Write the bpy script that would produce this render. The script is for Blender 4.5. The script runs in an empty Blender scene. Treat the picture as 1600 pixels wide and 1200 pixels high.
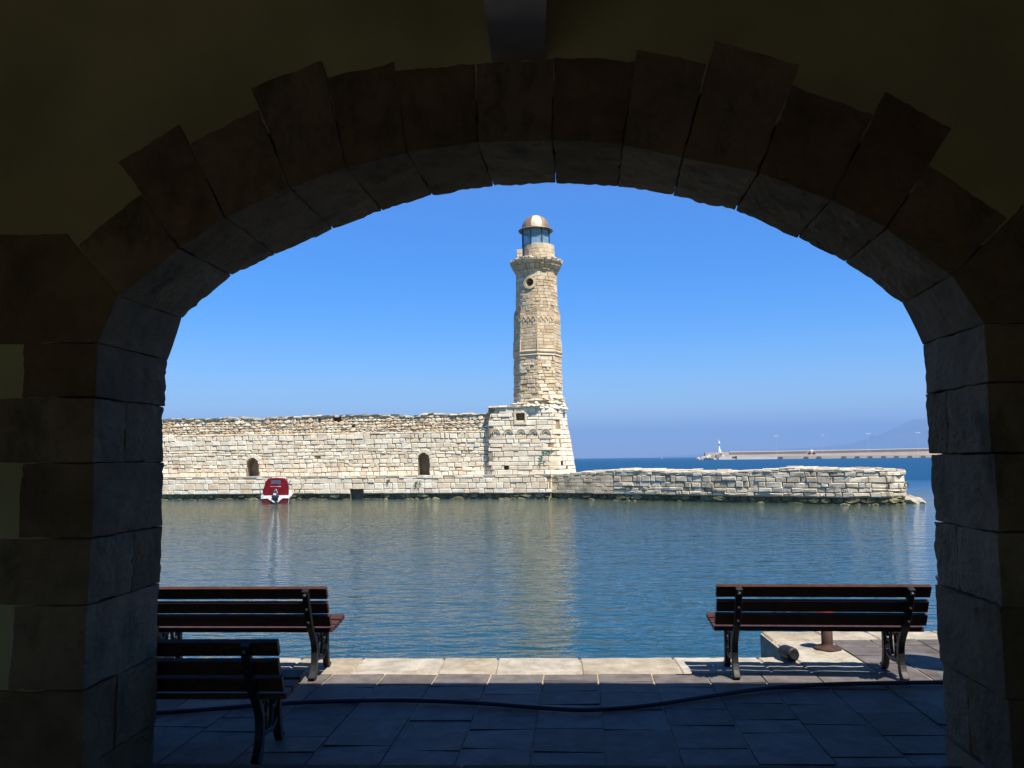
import bpy, bmesh, math, random
from mathutils import Vector, Matrix
sc = bpy.context.scene
C = sc.collection
rad = math.radians

# ------------------------------------------------------------------ camera, sky, sun, exposure
F, W, H = 1270.0, 1600.0, 1200.0
CAMZ, YAW, PITCH, ROLL = 1.75, rad(2.0), math.atan(117 / 1270.0), 0.0105
RM = (Matrix.Rotation(YAW, 3, 'Z') @ Matrix.Rotation(math.pi / 2 + PITCH, 3, 'X') @ Matrix.Rotation(-ROLL, 3, 'Z'))
cd = bpy.data.cameras.new('camera')
cam = bpy.data.objects.new('camera', cd)
C.objects.link(cam)
cam.matrix_world = Matrix.Translation((0, 0, CAMZ)) @ RM.to_4x4()
cd.sensor_width = 36.0
cd.lens = 36.0 * F / W
cd.clip_start = 0.05
cd.clip_end = 60000
sc.camera = cam

SUN = Vector((0.37, -0.44, 1.0)).normalized()
elev = math.asin(SUN.z)
wd = bpy.data.worlds.new('World')
sc.world = wd
wd.use_nodes = True
wn = wd.node_tree.nodes
wl = wd.node_tree.links
bg = wn['Background']
sky = wn.new('ShaderNodeTexSky')
sky.sky_type = 'NISHITA'
sky.sun_disc = False
sky.sun_elevation = elev
sky.sun_rotation = math.atan2(SUN.x, SUN.y)
sky.altitude = 0
sky.air_density = 1.0
sky.dust_density = 0.0
sky.ozone_density = 3.0
hsv = wn.new('ShaderNodeHueSaturation')
hsv.inputs['Saturation'].default_value = 1.42
hsv.inputs['Hue'].default_value = 0.516
# deep blue low down, greyed and dimmed above the view for less blue fill
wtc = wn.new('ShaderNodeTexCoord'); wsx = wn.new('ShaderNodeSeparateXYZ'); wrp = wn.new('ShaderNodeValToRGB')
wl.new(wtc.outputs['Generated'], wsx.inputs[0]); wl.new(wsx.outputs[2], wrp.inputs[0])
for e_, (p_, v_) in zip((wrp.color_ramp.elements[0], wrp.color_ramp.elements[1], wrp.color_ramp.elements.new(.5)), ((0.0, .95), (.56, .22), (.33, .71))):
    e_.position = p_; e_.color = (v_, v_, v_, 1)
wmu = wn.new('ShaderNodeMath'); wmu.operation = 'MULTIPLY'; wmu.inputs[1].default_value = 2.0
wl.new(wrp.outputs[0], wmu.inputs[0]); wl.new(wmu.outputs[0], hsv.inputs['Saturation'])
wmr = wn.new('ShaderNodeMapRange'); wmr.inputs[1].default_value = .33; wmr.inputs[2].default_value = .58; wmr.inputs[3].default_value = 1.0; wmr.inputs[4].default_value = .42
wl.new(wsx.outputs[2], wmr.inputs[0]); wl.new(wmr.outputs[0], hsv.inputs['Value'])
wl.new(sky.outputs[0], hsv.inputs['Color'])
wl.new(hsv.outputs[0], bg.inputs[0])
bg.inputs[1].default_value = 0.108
sl = bpy.data.lights.new('sun', 'SUN')
sl.energy = 5.0
sl.angle = rad(0.53)
sl.color = (1.0, 0.93, 0.82)
so = bpy.data.objects.new('sun', sl)
C.objects.link(so)
so.rotation_euler = SUN.to_track_quat('Z', 'Y').to_euler()
so.location = SUN * 60
sc.view_settings.view_transform = 'Standard'
sc.view_settings.look = 'None'
sc.view_settings.exposure = 0.85
sc.view_settings.gamma = 1.0
sc.view_settings.use_curve_mapping = False
sc.cycles.use_denoising = True
sc.cycles.max_bounces = 8

# ------------------------------------------------------------------ helpers
def ray(px, py):
    return RM @ Vector(((px - 800) / F, -(py - 600) / F, -1.0))
def at(px, py, Y):
    """the point of the place that a photo pixel shows, at depth Y"""
    d = ray(px, py)
    return Vector((0, 0, CAMZ)) + d * (Y / d.y)
def grd(px, py, z=0.0):
    d = ray(px, py)
    return Vector((0, 0, CAMZ)) + d * ((z - CAMZ) / d.z)

def tag(o, label=None, cat=None, group=None, kind=None):
    if label: o['label'] = label
    if cat: o['category'] = cat
    if group: o['group'] = group
    if kind: o['kind'] = kind
    return o
def empty(name, loc, label=None, cat=None, group=None, rz=0.0):
    o = bpy.data.objects.new(name, None)
    C.objects.link(o)
    o.location = loc
    o.rotation_euler = (0, 0, rz)
    o.empty_display_size = 0.2
    return tag(o, label, cat, group)
def obj(name, bm, m, parent=None, smooth=False, local=False):
    """link a bmesh as ONE object; world coordinates unless local"""
    me = bpy.data.meshes.new(name)
    bm.normal_update()
    bm.to_mesh(me)
    bm.free()
    for x in (m if isinstance(m, (list, tuple)) else [m]):
        me.materials.append(x)
    if smooth:
        for p in me.polygons: p.use_smooth = True
    o = bpy.data.objects.new(name, me)
    C.objects.link(o)
    if parent:
        o.parent = parent
        if not local:
            q = parent; M = Matrix.Identity(4)
            while q:
                M = q.matrix_basis @ M
                q = q.parent
            o.matrix_basis = M.inverted()
    return o
def copy_tree(o, parent=None):
    c = o.copy()
    C.objects.link(c)
    c.parent = parent
    for ch in list(o.children): copy_tree(ch, c)
    return c

def quadbox(bm, c8, mi=0):
    vs = [bm.verts.new(p) for p in c8]
    for f in ((0, 3, 2, 1), (4, 5, 6, 7), (0, 1, 5, 4), (1, 2, 6, 5), (2, 3, 7, 6), (3, 0, 4, 7)):
        fc = bm.faces.new([vs[i] for i in f]); fc.material_index = mi
    return vs
def box(bm, x0, x1, y0, y1, z0, z1, mi=0, M=None):
    p = [Vector(q) for q in ((x0, y0, z0), (x1, y0, z0), (x1, y1, z0), (x0, y1, z0), (x0, y0, z1), (x1, y0, z1), (x1, y1, z1), (x0, y1, z1))]
    if M: p = [M @ q for q in p]
    return quadbox(bm, p, mi)
def bevel(bm, w, seg=1, ang=0.5):
    es = [e for e in bm.edges if len(e.link_faces) == 2 and e.calc_face_angle(0) > ang]
    bmesh.ops.bevel(bm, geom=es, offset=w, segments=seg, profile=0.6, affect='EDGES', clamp_overlap=True)
def lathe(bm, prof, cx, cy, n=24, a0=0.0, mi=0, cap=True):
    """prof: list of (r, z)"""
    rings = []
    for r, z in prof:
        rings.append([bm.verts.new((cx + r * math.cos(a0 + 2 * math.pi * k / n), cy + r * math.sin(a0 + 2 * math.pi * k / n), z)) for k in range(n)])
    for a, b in zip(rings, rings[1:]):
        for k in range(n):
            f = bm.faces.new((a[k], a[(k + 1) % n], b[(k + 1) % n], b[k])); f.material_index = mi
    if cap:
        f = bm.faces.new(list(reversed(rings[0]))); f.material_index = mi
        f = bm.faces.new(rings[-1]); f.material_index = mi
def tube(bm, pts, r, n=8, closed=False, mi=0):
    pts = [Vector(p) for p in pts]
    rings = []
    N = len(pts)
    up = None
    for i, p in enumerate(pts):
        if closed: t = pts[(i + 1) % N] - pts[i - 1]
        else: t = pts[min(i + 1, N - 1)] - pts[max(i - 1, 0)]
        t.normalize()
        if up is None:
            up = Vector((0, 0, 1)) if abs(t.z) < 0.9 else Vector((1, 0, 0))
        s = t.cross(up).normalized(); up = s.cross(t).normalized()
        rr = r[i] if isinstance(r, (list, tuple)) else r
        rings.append([bm.verts.new(p + (s * math.cos(2 * math.pi * k / n) + up * math.sin(2 * math.pi * k / n)) * rr) for k in range(n)])
    for i in range(N if closed else N - 1):
        a, b = rings[i], rings[(i + 1) % N]
        for k in range(n):
            f = bm.faces.new((a[k], a[(k + 1) % n], b[(k + 1) % n], b[k])); f.material_index = mi
    if not closed:
        bm.faces.new(list(reversed(rings[0]))).material_index = mi
        bm.faces.new(rings[-1]).material_index = mi
def strap(bm, pts, wd_, th, x=0.0, closed=False):
    """flat bar swept in the local YZ plane; wd_ in-plane width (number or list), th thickness along X"""
    pts = [Vector((y, z)) for y, z in pts]
    N = len(pts); rings = []
    for i, p in enumerate(pts):
        t = (pts[(i + 1) % N] - pts[i - 1]) if closed else (pts[min(i + 1, N - 1)] - pts[max(i - 1, 0)])
        t.normalize()
        n = Vector((-t.y, t.x))
        w = (wd_[i] if isinstance(wd_, (list, tuple)) else wd_) / 2
        a, b = p + n * w, p - n * w
        rings.append([bm.verts.new((x - th / 2, a.x, a.y)), bm.verts.new((x + th / 2, a.x, a.y)), bm.verts.new((x + th / 2, b.x, b.y)), bm.verts.new((x - th / 2, b.x, b.y))])
    for i in range(N if closed else N - 1):
        a, b = rings[i], rings[(i + 1) % N]
        for k in range(4): bm.faces.new((a[k], a[(k + 1) % 4], b[(k + 1) % 4], b[k]))
    if not closed:
        bm.faces.new(list(reversed(rings[0]))); bm.faces.new(rings[-1])
def smooth_pts(pts, n=4):
    """Catmull-Rom"""
    pts = [Vector(p) for p in pts]; out = []
    for i in range(len(pts) - 1):
        p0, p1, p2, p3 = pts[max(i - 1, 0)], pts[i], pts[i + 1], pts[min(i + 2, len(pts) - 1)]
        for k in range(n):
            t = k / n
            out.append(0.5 * ((2 * p1) + (p2 - p0) * t + (2 * p0 - 5 * p1 + 4 * p2 - p3) * t * t + (3 * p1 - p0 - 3 * p2 + p3) * t ** 3))
    out.append(pts[-1])
    return out

# ------------------------------------------------------------------ materials
def newmat(name):
    m = bpy.data.materials.new(name)
    m.use_nodes = True
    return m, m.node_tree.nodes, m.node_tree.links, m.node_tree.nodes['Principled BSDF']
def ramp(N, stops):
    r = N.new('ShaderNodeValToRGB')
    e = r.color_ramp.elements
    while len(e) < len(stops): e.new(0.5)
    for q, (p, c) in zip(e, stops):
        q.position = p; q.color = (*c, 1)
    return r
def plain(name, col, rough=0.6, metal=0.0, var=0.12, scale=8.0, bump=0.0, bscale=60.0, spec=0.5):
    m, N, L, b = newmat(name)
    tc = N.new('ShaderNodeTexCoord')
    n = N.new('ShaderNodeTexNoise'); n.inputs['Scale'].default_value = scale; n.inputs['Detail'].default_value = 6
    L.new(tc.outputs['Object'], n.inputs['Vector'])
    r = ramp(N, [(0.3, tuple(c * (1 - var) for c in col)), (0.7, tuple(min(1, c * (1 + var)) for c in col))])
    L.new(n.outputs[0], r.inputs[0]); L.new(r.outputs[0], b.inputs['Base Color'])
    b.inputs['Roughness'].default_value = rough
    b.inputs['Metallic'].default_value = metal
    b.inputs['Specular IOR Level'].default_value = spec
    if bump:
        n2 = N.new('ShaderNodeTexNoise'); n2.inputs['Scale'].default_value = bscale; n2.inputs['Detail'].default_value = 5
        L.new(tc.outputs['Object'], n2.inputs['Vector'])
        bp = N.new('ShaderNodeBump'); bp.inputs['Strength'].default_value = 1.0; bp.inputs['Distance'].default_value = bump
        L.new(n2.outputs[0], bp.inputs['Height']); L.new(bp.outputs[0], b.inputs['Normal'])
    return m
def masonry(name, cols, nscale=1.5, bump=0.03, bscale=9.0, stain=None, sscale=0.35, slo=0.55, shi=0.68, fine=0.25, rough=0.9):
    """stone whose tone differs per block (mesh attribute) with mottling and lichen stains"""
    m, N, L, b = newmat(name)
    tc = N.new('ShaderNodeTexCoord')
    a = N.new('ShaderNodeAttribute'); a.attribute_name = 'tone'
    r = ramp(N, cols)
    L.new(a.outputs['Fac'], r.inputs[0])
    n = N.new('ShaderNodeTexNoise'); n.inputs['Scale'].default_value = nscale; n.inputs['Detail'].default_value = 8; n.inputs['Roughness'].default_value = 0.65
    L.new(tc.outputs['Object'], n.inputs['Vector'])
    mr = N.new('ShaderNodeMapRange'); mr.inputs[1].default_value = 0.3; mr.inputs[2].default_value = 0.7
    mr.inputs[3].default_value = 1 - fine; mr.inputs[4].default_value = 1 + fine * 0.5
    L.new(n.outputs[0], mr.inputs[0])
    mx = N.new('ShaderNodeMix'); mx.data_type = 'RGBA'; mx.blend_type = 'MULTIPLY'; mx.inputs[0].default_value = 1.0
    L.new(r.outputs[0], mx.inputs[6]); L.new(mr.outputs[0], mx.inputs[7])
    out = mx.outputs[2]
    if stain:
        s = N.new('ShaderNodeTexNoise'); s.inputs['Scale'].default_value = sscale; s.inputs['Detail'].default_value = 9; s.inputs['Roughness'].default_value = 0.72
        mp = N.new('ShaderNodeMapping'); mp.inputs['Scale'].default_value = (1.6, 1.6, 0.8)
        L.new(tc.outputs['Object'], mp.inputs[0]); L.new(mp.outputs[0], s.inputs['Vector'])
        m2 = N.new('ShaderNodeMapRange'); m2.inputs[1].default_value = slo; m2.inputs[2].default_value = shi
        L.new(s.outputs[0], m2.inputs[0])
        x2 = N.new('ShaderNodeMix'); x2.data_type = 'RGBA'
        L.new(m2.outputs[0], x2.inputs[0]); L.new(out, x2.inputs[6]); x2.inputs[7].default_value = (*stain, 1)
        out = x2.outputs[2]
    L.new(out, b.inputs['Base Color'])
    b.inputs['Roughness'].default_value = rough
    b.inputs['Specular IOR Level'].default_value = 0.2
    n2 = N.new('ShaderNodeTexNoise'); n2.inputs['Scale'].default_value = bscale; n2.inputs['Detail'].default_value = 8; n2.inputs['Roughness'].default_value = 0.7
    L.new(tc.outputs['Object'], n2.inputs['Vector'])
    bp = N.new('ShaderNodeBump'); bp.inputs['Strength'].default_value = 1.0; bp.inputs['Distance'].default_value = bump
    L.new(n2.outputs[0], bp.inputs['Height']); L.new(bp.outputs[0], b.inputs['Normal'])
    return m
M_ashlar = masonry('ashlar_limestone', [(0, (.66, .52, .34)), (.25, (.76, .64, .47)), (.7, (.82, .73, .57)), (1, (.86, .80, .66))], stain=(.44, .37, .27), slo=.60, shi=.8)
M_rubble = masonry('rubble_limestone', [(0, (.58, .40, .24)), (.3, (.68, .53, .35)), (.65, (.76, .64, .46)), (1, (.84, .76, .60))], stain=(.32, .25, .17), slo=.6, shi=.8)
M_tower = masonry('tower_limestone', [(0, (.54, .38, .22)), (.35, (.64, .50, .32)), (.7, (.70, .57, .39)), (1, (.78, .69, .54))], stain=(.34, .27, .19), slo=.58, shi=.8)
M_mole = masonry('mole_limestone', [(0, (.50, .41, .28)), (.4, (.60, .51, .37)), (.75, (.67, .59, .45)), (1, (.74, .67, .54))], stain=(.11, .10, .085), sscale=.8, slo=.54, shi=.68, fine=.4)
M_wet = masonry('algae_stone', [(0, (.10, .09, .045)), (.5, (.20, .18, .09)), (1, (.36, .33, .18))], stain=(.03, .03, .02), sscale=1.2, slo=.45, shi=.65)
M_mortar = plain('lime_mortar', (.34, .25, .15), .95, var=.3, scale=2.0, bump=.03, bscale=14)
M_slab = masonry('weathered_slab', [(0, (.42, .35, .25)), (1, (.60, .54, .43))], stain=(.3, .26, .18), slo=.6, shi=.8)
M_kerb = masonry('kerb_limestone', [(0, (.33, .28, .20)), (.5, (.39, .345, .275)), (1, (.43, .40, .34))], nscale=5, bump=.012, bscale=28, stain=(.22, .165, .10), sscale=2.6, slo=.52, shi=.74, fine=.38)
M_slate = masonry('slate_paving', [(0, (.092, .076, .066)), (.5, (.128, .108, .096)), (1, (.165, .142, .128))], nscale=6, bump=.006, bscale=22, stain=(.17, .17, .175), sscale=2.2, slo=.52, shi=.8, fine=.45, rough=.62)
M_joint = plain('sandy_joint', (.34, .28, .20), .95, var=.3, scale=12, bump=.004, bscale=90)
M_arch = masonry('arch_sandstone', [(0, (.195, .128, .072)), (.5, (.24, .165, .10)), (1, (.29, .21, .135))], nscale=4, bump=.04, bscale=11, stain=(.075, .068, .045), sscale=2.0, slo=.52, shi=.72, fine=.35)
M_plaster = plain('ochre_plaster', (.36, .32, .16), .9, var=.22, scale=1.2, bump=.004, bscale=40)
M_concrete = plain('grey_concrete', (.26, .26, .27), .9, var=.15, scale=4, bump=.004, bscale=50)
M_floor = plain('worn_floor_stone', (.12, .11, .095), .8, var=.25, scale=3, bump=.006, bscale=25)
M_slat = masonry('red_brown_painted_wood', [(0, (.070, .028, .017)), (1, (.08, .03, .02))], nscale=14, bump=.003, bscale=45, stain=(.36, .24, .17), sscale=5, slo=.70, shi=.735, fine=.45, rough=.5)
M_iron = plain('black_cast_iron', (.018, .018, .02), .5, metal=0.3, var=.4, scale=20, bump=.002, bscale=120)
M_steel = plain('bright_bolt_steel', (.65, .65, .66), .3, metal=1.0)
M_rust = plain('rusty_iron', (.045, .020, .012), .8, var=.5, scale=18, bump=.003, bscale=90)
M_redpaint = plain('faded_red_paint', (.30, .035, .02), .55, var=.3, scale=20)
M_rubber = plain('black_rubber', (.012, .012, .013), .55, var=.4, scale=14)
M_hose = plain('navy_hose', (.012, .016, .04), .5, var=.3, scale=10)
M_red = plain('dark_red_gelcoat', (.11, .005, .008), .35, var=.15, scale=4)
M_canvas = plain('crimson_canvas', (.10, .0045, .009), .9, var=.2, scale=5, bump=.02, bscale=5, spec=.08)
M_white = plain('white_gelcoat', (.80, .80, .77), .35, var=.06, scale=4)
M_window = plain('grey_plastic_window', (.05, .065, .085), .15, var=.2, scale=3)
M_motor = plain('outboard_black', (.025, .03, .04), .3, var=.2, scale=6)
M_copper = plain('bronze_sheet', (.36, .25, .16), .5, metal=.5, var=.3, scale=3, bump=.01, bscale=4)
M_pale = plain('pale_dome_panel', (.62, .53, .37), .4, metal=.1, var=.06, scale=2)
M_frame = plain('dark_lantern_steel', (.03, .03, .035), .5, metal=.4)
M_conc_far = plain('breakwater_concrete', (.40, .34, .27), .9, var=.12, scale=.03)
M_conc_pale = plain('breakwater_pale_concrete', (.56, .52, .45), .9, var=.1, scale=.05)
M_galv = plain('galvanised_steel', (.60, .66, .74), .5, metal=.2, var=.05)
M_orange = plain('loader_yellow', (.55, .30, .10), .5, var=.2, scale=.6)
M_teal = plain('teal_spray_paint', (.04, .17, .14), .8, var=.3, scale=9)
M_rock = masonry('rock', [(0, (.30, .26, .2)), (1, (.6, .54, .44))], nscale=.6, bump=.2, bscale=1.0)
M_leaf = plain('leaf_green', (.07, .13, .03), .7, var=.4, scale=20)
M_hill = plain('hill_scrub', (.10, .11, .07), .95, var=.35, scale=.002)
M_dark = plain('dark_interior', (.05, .045, .04), .95)
m, N, L, b = newmat('lantern_glass')
b.inputs['Base Color'].default_value = (.50, .72, .80, 1); b.inputs['Roughness'].default_value = 0.05
b.inputs['Transmission Weight'].default_value = .72; b.inputs['IOR'].default_value = 1.1
M_glass = m

def water_mat():
    m, N, L, b = newmat('harbour_water')
    tc = N.new('ShaderNodeTexCoord')
    heights = []
    for sx, sy, scl, det, amp in ((0.5, 1.3, 1.2, 3, 0.066), (0.8, 2.0, 2.8, 3, 0.040), (0.10, .16, 1.0, 2, 0.06)):
        mp = N.new('ShaderNodeMapping'); mp.inputs['Scale'].default_value = (sx, sy, 1); mp.inputs['Rotation'].default_value = (0, 0, rad(-14))
        n = N.new('ShaderNodeTexNoise'); n.inputs['Scale'].default_value = scl; n.inputs['Detail'].default_value = det; n.inputs['Roughness'].default_value = .5
        n.inputs['Distortion'].default_value = 0.4
        L.new(tc.outputs['Object'], mp.inputs[0]); L.new(mp.outputs[0], n.inputs['Vector'])
        mu = N.new('ShaderNodeMath'); mu.operation = 'MULTIPLY'; mu.inputs[1].default_value = amp
        L.new(n.outputs[0], mu.inputs[0]); heights.append(mu)
    a1 = N.new('ShaderNodeMath'); a2 = N.new('ShaderNodeMath')
    L.new(heights[0].outputs[0], a1.inputs[0]); L.new(heights[1].outputs[0], a1.inputs[1])
    L.new(a1.outputs[0], a2.inputs[0]); L.new(heights[2].outputs[0], a2.inputs[1])
    bp = N.new('ShaderNodeBump'); bp.inputs['Strength'].default_value = 1.0; bp.inputs['Distance'].default_value = 1.0
    # the open sea beyond the mole is choppier than the sheltered basin
    sx = N.new('ShaderNodeSeparateXYZ'); L.new(tc.outputs['Object'], sx.inputs[0])
    mr = N.new('ShaderNodeMapRange'); mr.inputs[1].default_value = 50; mr.inputs[2].default_value = 90; mr.inputs[3].default_value = 1.0; mr.inputs[4].default_value = 5.0
    L.new(sx.outputs[1], mr.inputs[0])
    mu = N.new('ShaderNodeMath'); mu.operation = 'MULTIPLY'
    L.new(a2.outputs[0], mu.inputs[0]); L.new(mr.outputs[0], mu.inputs[1])
    L.new(mu.outputs[0], bp.inputs['Height']); L.new(bp.outputs[0], b.inputs['Normal'])
    # sandy shallows along the foot of the harbour wall, deep blue elsewhere
    ln = N.new('ShaderNodeVectorMath'); ln.operation = 'DOT_PRODUCT'; ln.inputs[1].default_value = (-.55, 1.0, 0)
    L.new(tc.outputs['Object'], ln.inputs[0])
    ms = N.new('ShaderNodeMapRange'); ms.inputs[1].default_value = 6; ms.inputs[2].default_value = 58
    L.new(ln.outputs['Value'], ms.inputs[0])
    far = N.new('ShaderNodeMapRange'); far.inputs[1].default_value = 61; far.inputs[2].default_value = 75; far.inputs[3].default_value = 1; far.inputs[4].default_value = 0
    L.new(sx.outputs[1], far.inputs[0])
    mm = N.new('ShaderNodeMath'); mm.operation = 'MULTIPLY'; L.new(ms.outputs[0], mm.inputs[0]); L.new(far.outputs[0], mm.inputs[1])
    cm = N.new('ShaderNodeMix'); cm.data_type = 'RGBA'
    cm.inputs[6].default_value = (.005, .050, .078, 1); cm.inputs[7].default_value = (.050, .066, .024, 1)
    L.new(mm.outputs[0], cm.inputs[0]); c2 = N.new('ShaderNodeMix'); c2.data_type = 'RGBA'; c2.inputs[7].default_value = (.016, .076, .18, 1)
    fo = N.new('ShaderNodeMapRange'); fo.inputs[1].default_value = 48; fo.inputs[2].default_value = 80
    L.new(sx.outputs[1], fo.inputs[0]); L.new(fo.outputs[0], c2.inputs[0]); L.new(cm.outputs[2], c2.inputs[6])
    L.new(c2.outputs[2], b.inputs['Base Color'])
    sp = N.new('ShaderNodeMapRange'); sp.inputs[1].default_value = 50; sp.inputs[2].default_value = 90; sp.inputs[3].default_value = .45; sp.inputs[4].default_value = .0
    L.new(sx.outputs[1], sp.inputs[0]); L.new(sp.outputs[0], b.inputs['Specular IOR Level'])
    rg = N.new('ShaderNodeMapRange'); rg.inputs[1].default_value = 50; rg.inputs[2].default_value = 90; rg.inputs[3].default_value = .04; rg.inputs[4].default_value = .35
    L.new(sx.outputs[1], rg.inputs[0]); L.new(rg.outputs[0], b.inputs['Roughness'])
    b.inputs['IOR'].default_value = 1.333
    return m
M_water = water_mat()

# ------------------------------------------------------------------ masonry builder
class Path:
    """polyline in plan; normal is to the left-hand viewer side given by sign"""
    def __init__(s, pts, sign=-1, bat=None):
        s.p = [Vector(q) for q in pts]; s.sign = sign
        s.cum = [0]
        for a, b in zip(s.p, s.p[1:]): s.cum.append(s.cum[-1] + (b - a).length)
        s.len = s.cum[-1]
        s.bat = bat or [0] * len(pts)
        s.sn = []
        for i in range(len(s.p) - 1):
            t = (s.p[i + 1] - s.p[i]).normalized()
            s.sn.append(Vector((t.y, -t.x)))
    def loc(s, u):
        u = min(max(u, 0), s.len - 1e-6); i = 0
        while i < len(s.cum) - 2 and u >= s.cum[i + 1]: i += 1
        f = (u - s.cum[i]) / (s.cum[i + 1] - s.cum[i])
        n = s.sn[i]
        if f < .5 and i > 0 and s.sn[i - 1].dot(n) > .7: n = (s.sn[i - 1] * (.5 - f) + n * (.5 + f)).normalized()
        elif f >= .5 and i < len(s.sn) - 1 and s.sn[i + 1].dot(n) > .7: n = (s.sn[i + 1] * (f - .5) + n * (1.5 - f)).normalized()
        return s.p[i].lerp(s.p[i + 1], f), n, s.bat[i] * (1 - f) + s.bat[i + 1] * f
    def S(s, v0):
        def fn(u, v, w):
            p, n, bt = s.loc(u)
            q = p + n * (w - bt * (v - v0))
            return Vector((q.x, q.y, v))
        return fn
    def u_of(s, pt):
        """u of the path point nearest in plan"""
        best = None
        for i in range(len(s.p) - 1):
            a, b = s.p[i], s.p[i + 1]; d = b - a
            f = min(max((Vector((pt[0], pt[1])) - a).dot(d) / d.length_squared, 0), 1)
            q = a + d * f; e = (q - Vector((pt[0], pt[1]))).length
            if best is None or e < best[0]: best = (e, s.cum[i] + f * d.length)
        return best[1]

def stones(bm, S, U0, U1, V0, V1, ch, sw, rng, gap=.012, prot=(0, .05), cham=.03, jit=.012, wob=.03, top=None, openings=(), tone=(0, 1), rough=False, back=-.14, wshift=0.0, drop=0.0):
    lay = bm.loops.layers.float_color.get('tone') or bm.loops.layers.float_color.new('tone')
    ph = [rng.uniform(0, 6.28) for _ in range(6)]
    def wv(k, u):
        return wob * (math.sin(u * .45 + k * 1.7 + ph[0]) + .6 * math.sin(u * 1.1 + k * .9 + ph[1]) + .3 * math.sin(u * 2.7 + k * 2.3 + ph[2]))
    v = V0; k = 0
    while v < V1 - .04:
        h = rng.uniform(*ch)
        if V1 - (v + h) < ch[0] * .6: h = V1 - v
        e0 = 0 if k == 0 else 1
        e1 = 0 if v + h >= V1 - .001 else 1
        u = U0 - rng.uniform(0, sw[0])
        while u < U1 - .02:
            w_ = rng.uniform(*sw)
            a, b_ = max(u, U0), min(u + w_, U1)
            u += w_
            if U1 - u < sw[0] * .4 and b_ < U1: b_ = U1; u = U1
            if b_ - a < .05: continue
            segs = [(a, b_)]
            vm = v + h / 2
            for o in openings:
                iv = o(vm)
                if not iv: continue
                ns = []
                for (p, q) in segs:
                    if q <= iv[0] or p >= iv[1]: ns.append((p, q)); continue
                    if iv[0] - p > .08: ns.append((p, iv[0]))
                    if q - iv[1] > .08: ns.append((iv[1], q))
                segs = ns
            if rng.random() < drop: continue
            for (p, q) in segs:
                um = (p + q) / 2
                b0, b1 = v + e0 * wv(k, um), v + h + e1 * wv(k + 1, um)
                if top:
                    tp = top(um)
                    if b0 > tp - .05: continue
                    if b1 > tp: b1 = tp
                g = gap * rng.uniform(.6, 1.6)
                x0, x1, y0, y1 = p + g, q - g, b0 + g, b1 - g
                if x1 - x0 < .03 or y1 - y0 < .03: continue
                pr = rng.uniform(*prot) + wshift
                c = min(cham * rng.uniform(.6, 1.5), (x1 - x0) * .3, (y1 - y0) * .3)
                J = lambda s=1.0: rng.uniform(-jit, jit) * s
                if rough:
                    base = []
                    r0 = .32
                    for (fx, fy) in ((r0, 0), (1 - r0, 0), (1, r0), (1, 1 - r0), (1 - r0, 1), (r0, 1), (0, 1 - r0), (0, r0)):
                        base.append((x0 + (x1 - x0) * fx + J(), y0 + (y1 - y0) * fy + J()))
                else:
                    base = [(x0 + J(), y0 + J()), (x1 + J(), y0 + J()), (x1 + J(), y1 + J()), (x0 + J(), y1 + J())]
                n = len(base)
                cu, cv = (x0 + x1) / 2, (y0 + y1) / 2
                su, sv = 1 - 2 * c / (x1 - x0), 1 - 2 * c / (y1 - y0)
                R0 = [bm.verts.new(S(x, y, back)) for x, y in base]
                R1 = [bm.verts.new(S(x, y, pr - c * .8 + J(.5))) for x, y in base]
                R2 = [bm.verts.new(S(cu + (x - cu) * su + J(.6), cv + (y - cv) * sv + J(.6), pr + J(.8))) for x, y in base]
                t = rng.uniform(*tone); t2 = rng.random()
                fs = []
                for A, B in ((R0, R1), (R1, R2)):
                    for i in range(n): fs.append(bm.faces.new((A[i], A[(i + 1) % n], B[(i + 1) % n], B[i])))
                fs.append(bm.faces.new(R2))
                for f in fs:
                    for lp in f.loops: lp[lay] = (t, t, t, 1)
        v += h; k += 1
def backing(bm, S, U0, U1, V0, V1, w, du=.12, dv=.1, top=None, openings=()):
    nu, nv = max(1, int((U1 - U0) / du)), max(1, int((V1 - V0) / dv))
    vs = {}
    def gv(i, j):
        if (i, j) not in vs:
            u, v = U0 + (U1 - U0) * i / nu, V0 + (V1 - V0) * j / nv
            if top: v = min(v, top(u) - .06)
            vs[(i, j)] = bm.verts.new(S(u, v, w))
        return vs[(i, j)]
    for i in range(nu):
        for j in range(nv):
            uc, vc = U0 + (U1 - U0) * (i + .5) / nu, V0 + (V1 - V0) * (j + .5) / nv
            if top and V0 + (V1 - V0) * j / nv > top(uc) - .07: continue
            hit = False
            for o in openings:
                iv = o(vc)
                if iv and iv[0] < uc < iv[1]: hit = True
            if hit: continue
            bm.faces.new((gv(i, j), gv(i + 1, j), gv(i + 1, j + 1), gv(i, j + 1)))
def tone_all(bm, fn=None):
    """one tone value per loose block already in bm (call per block)"""
    lay = bm.loops.layers.float_color.get('tone') or bm.loops.layers.float_color.new('tone')
    t = fn
    for f in bm.faces:
        for lp in f.loops: lp[lay] = (t, t, t, 1)
def roughen(bm, cuts, amp, rng, keep=None):
    bmesh.ops.subdivide_edges(bm, edges=bm.edges[:], cuts=cuts, use_grid_fill=True)
    from mathutils import noise
    off = Vector((rng.uniform(0, 50), rng.uniform(0, 50), rng.uniform(0, 50)))
    bm.normal_update()
    for v in bm.verts:
        d = noise.noise(v.co * 5 + off) * .55 + noise.noise(v.co * 14 + off) * .4 + noise.noise(v.co * 33 + off) * .45
        v.co += v.normal * d * amp

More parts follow.
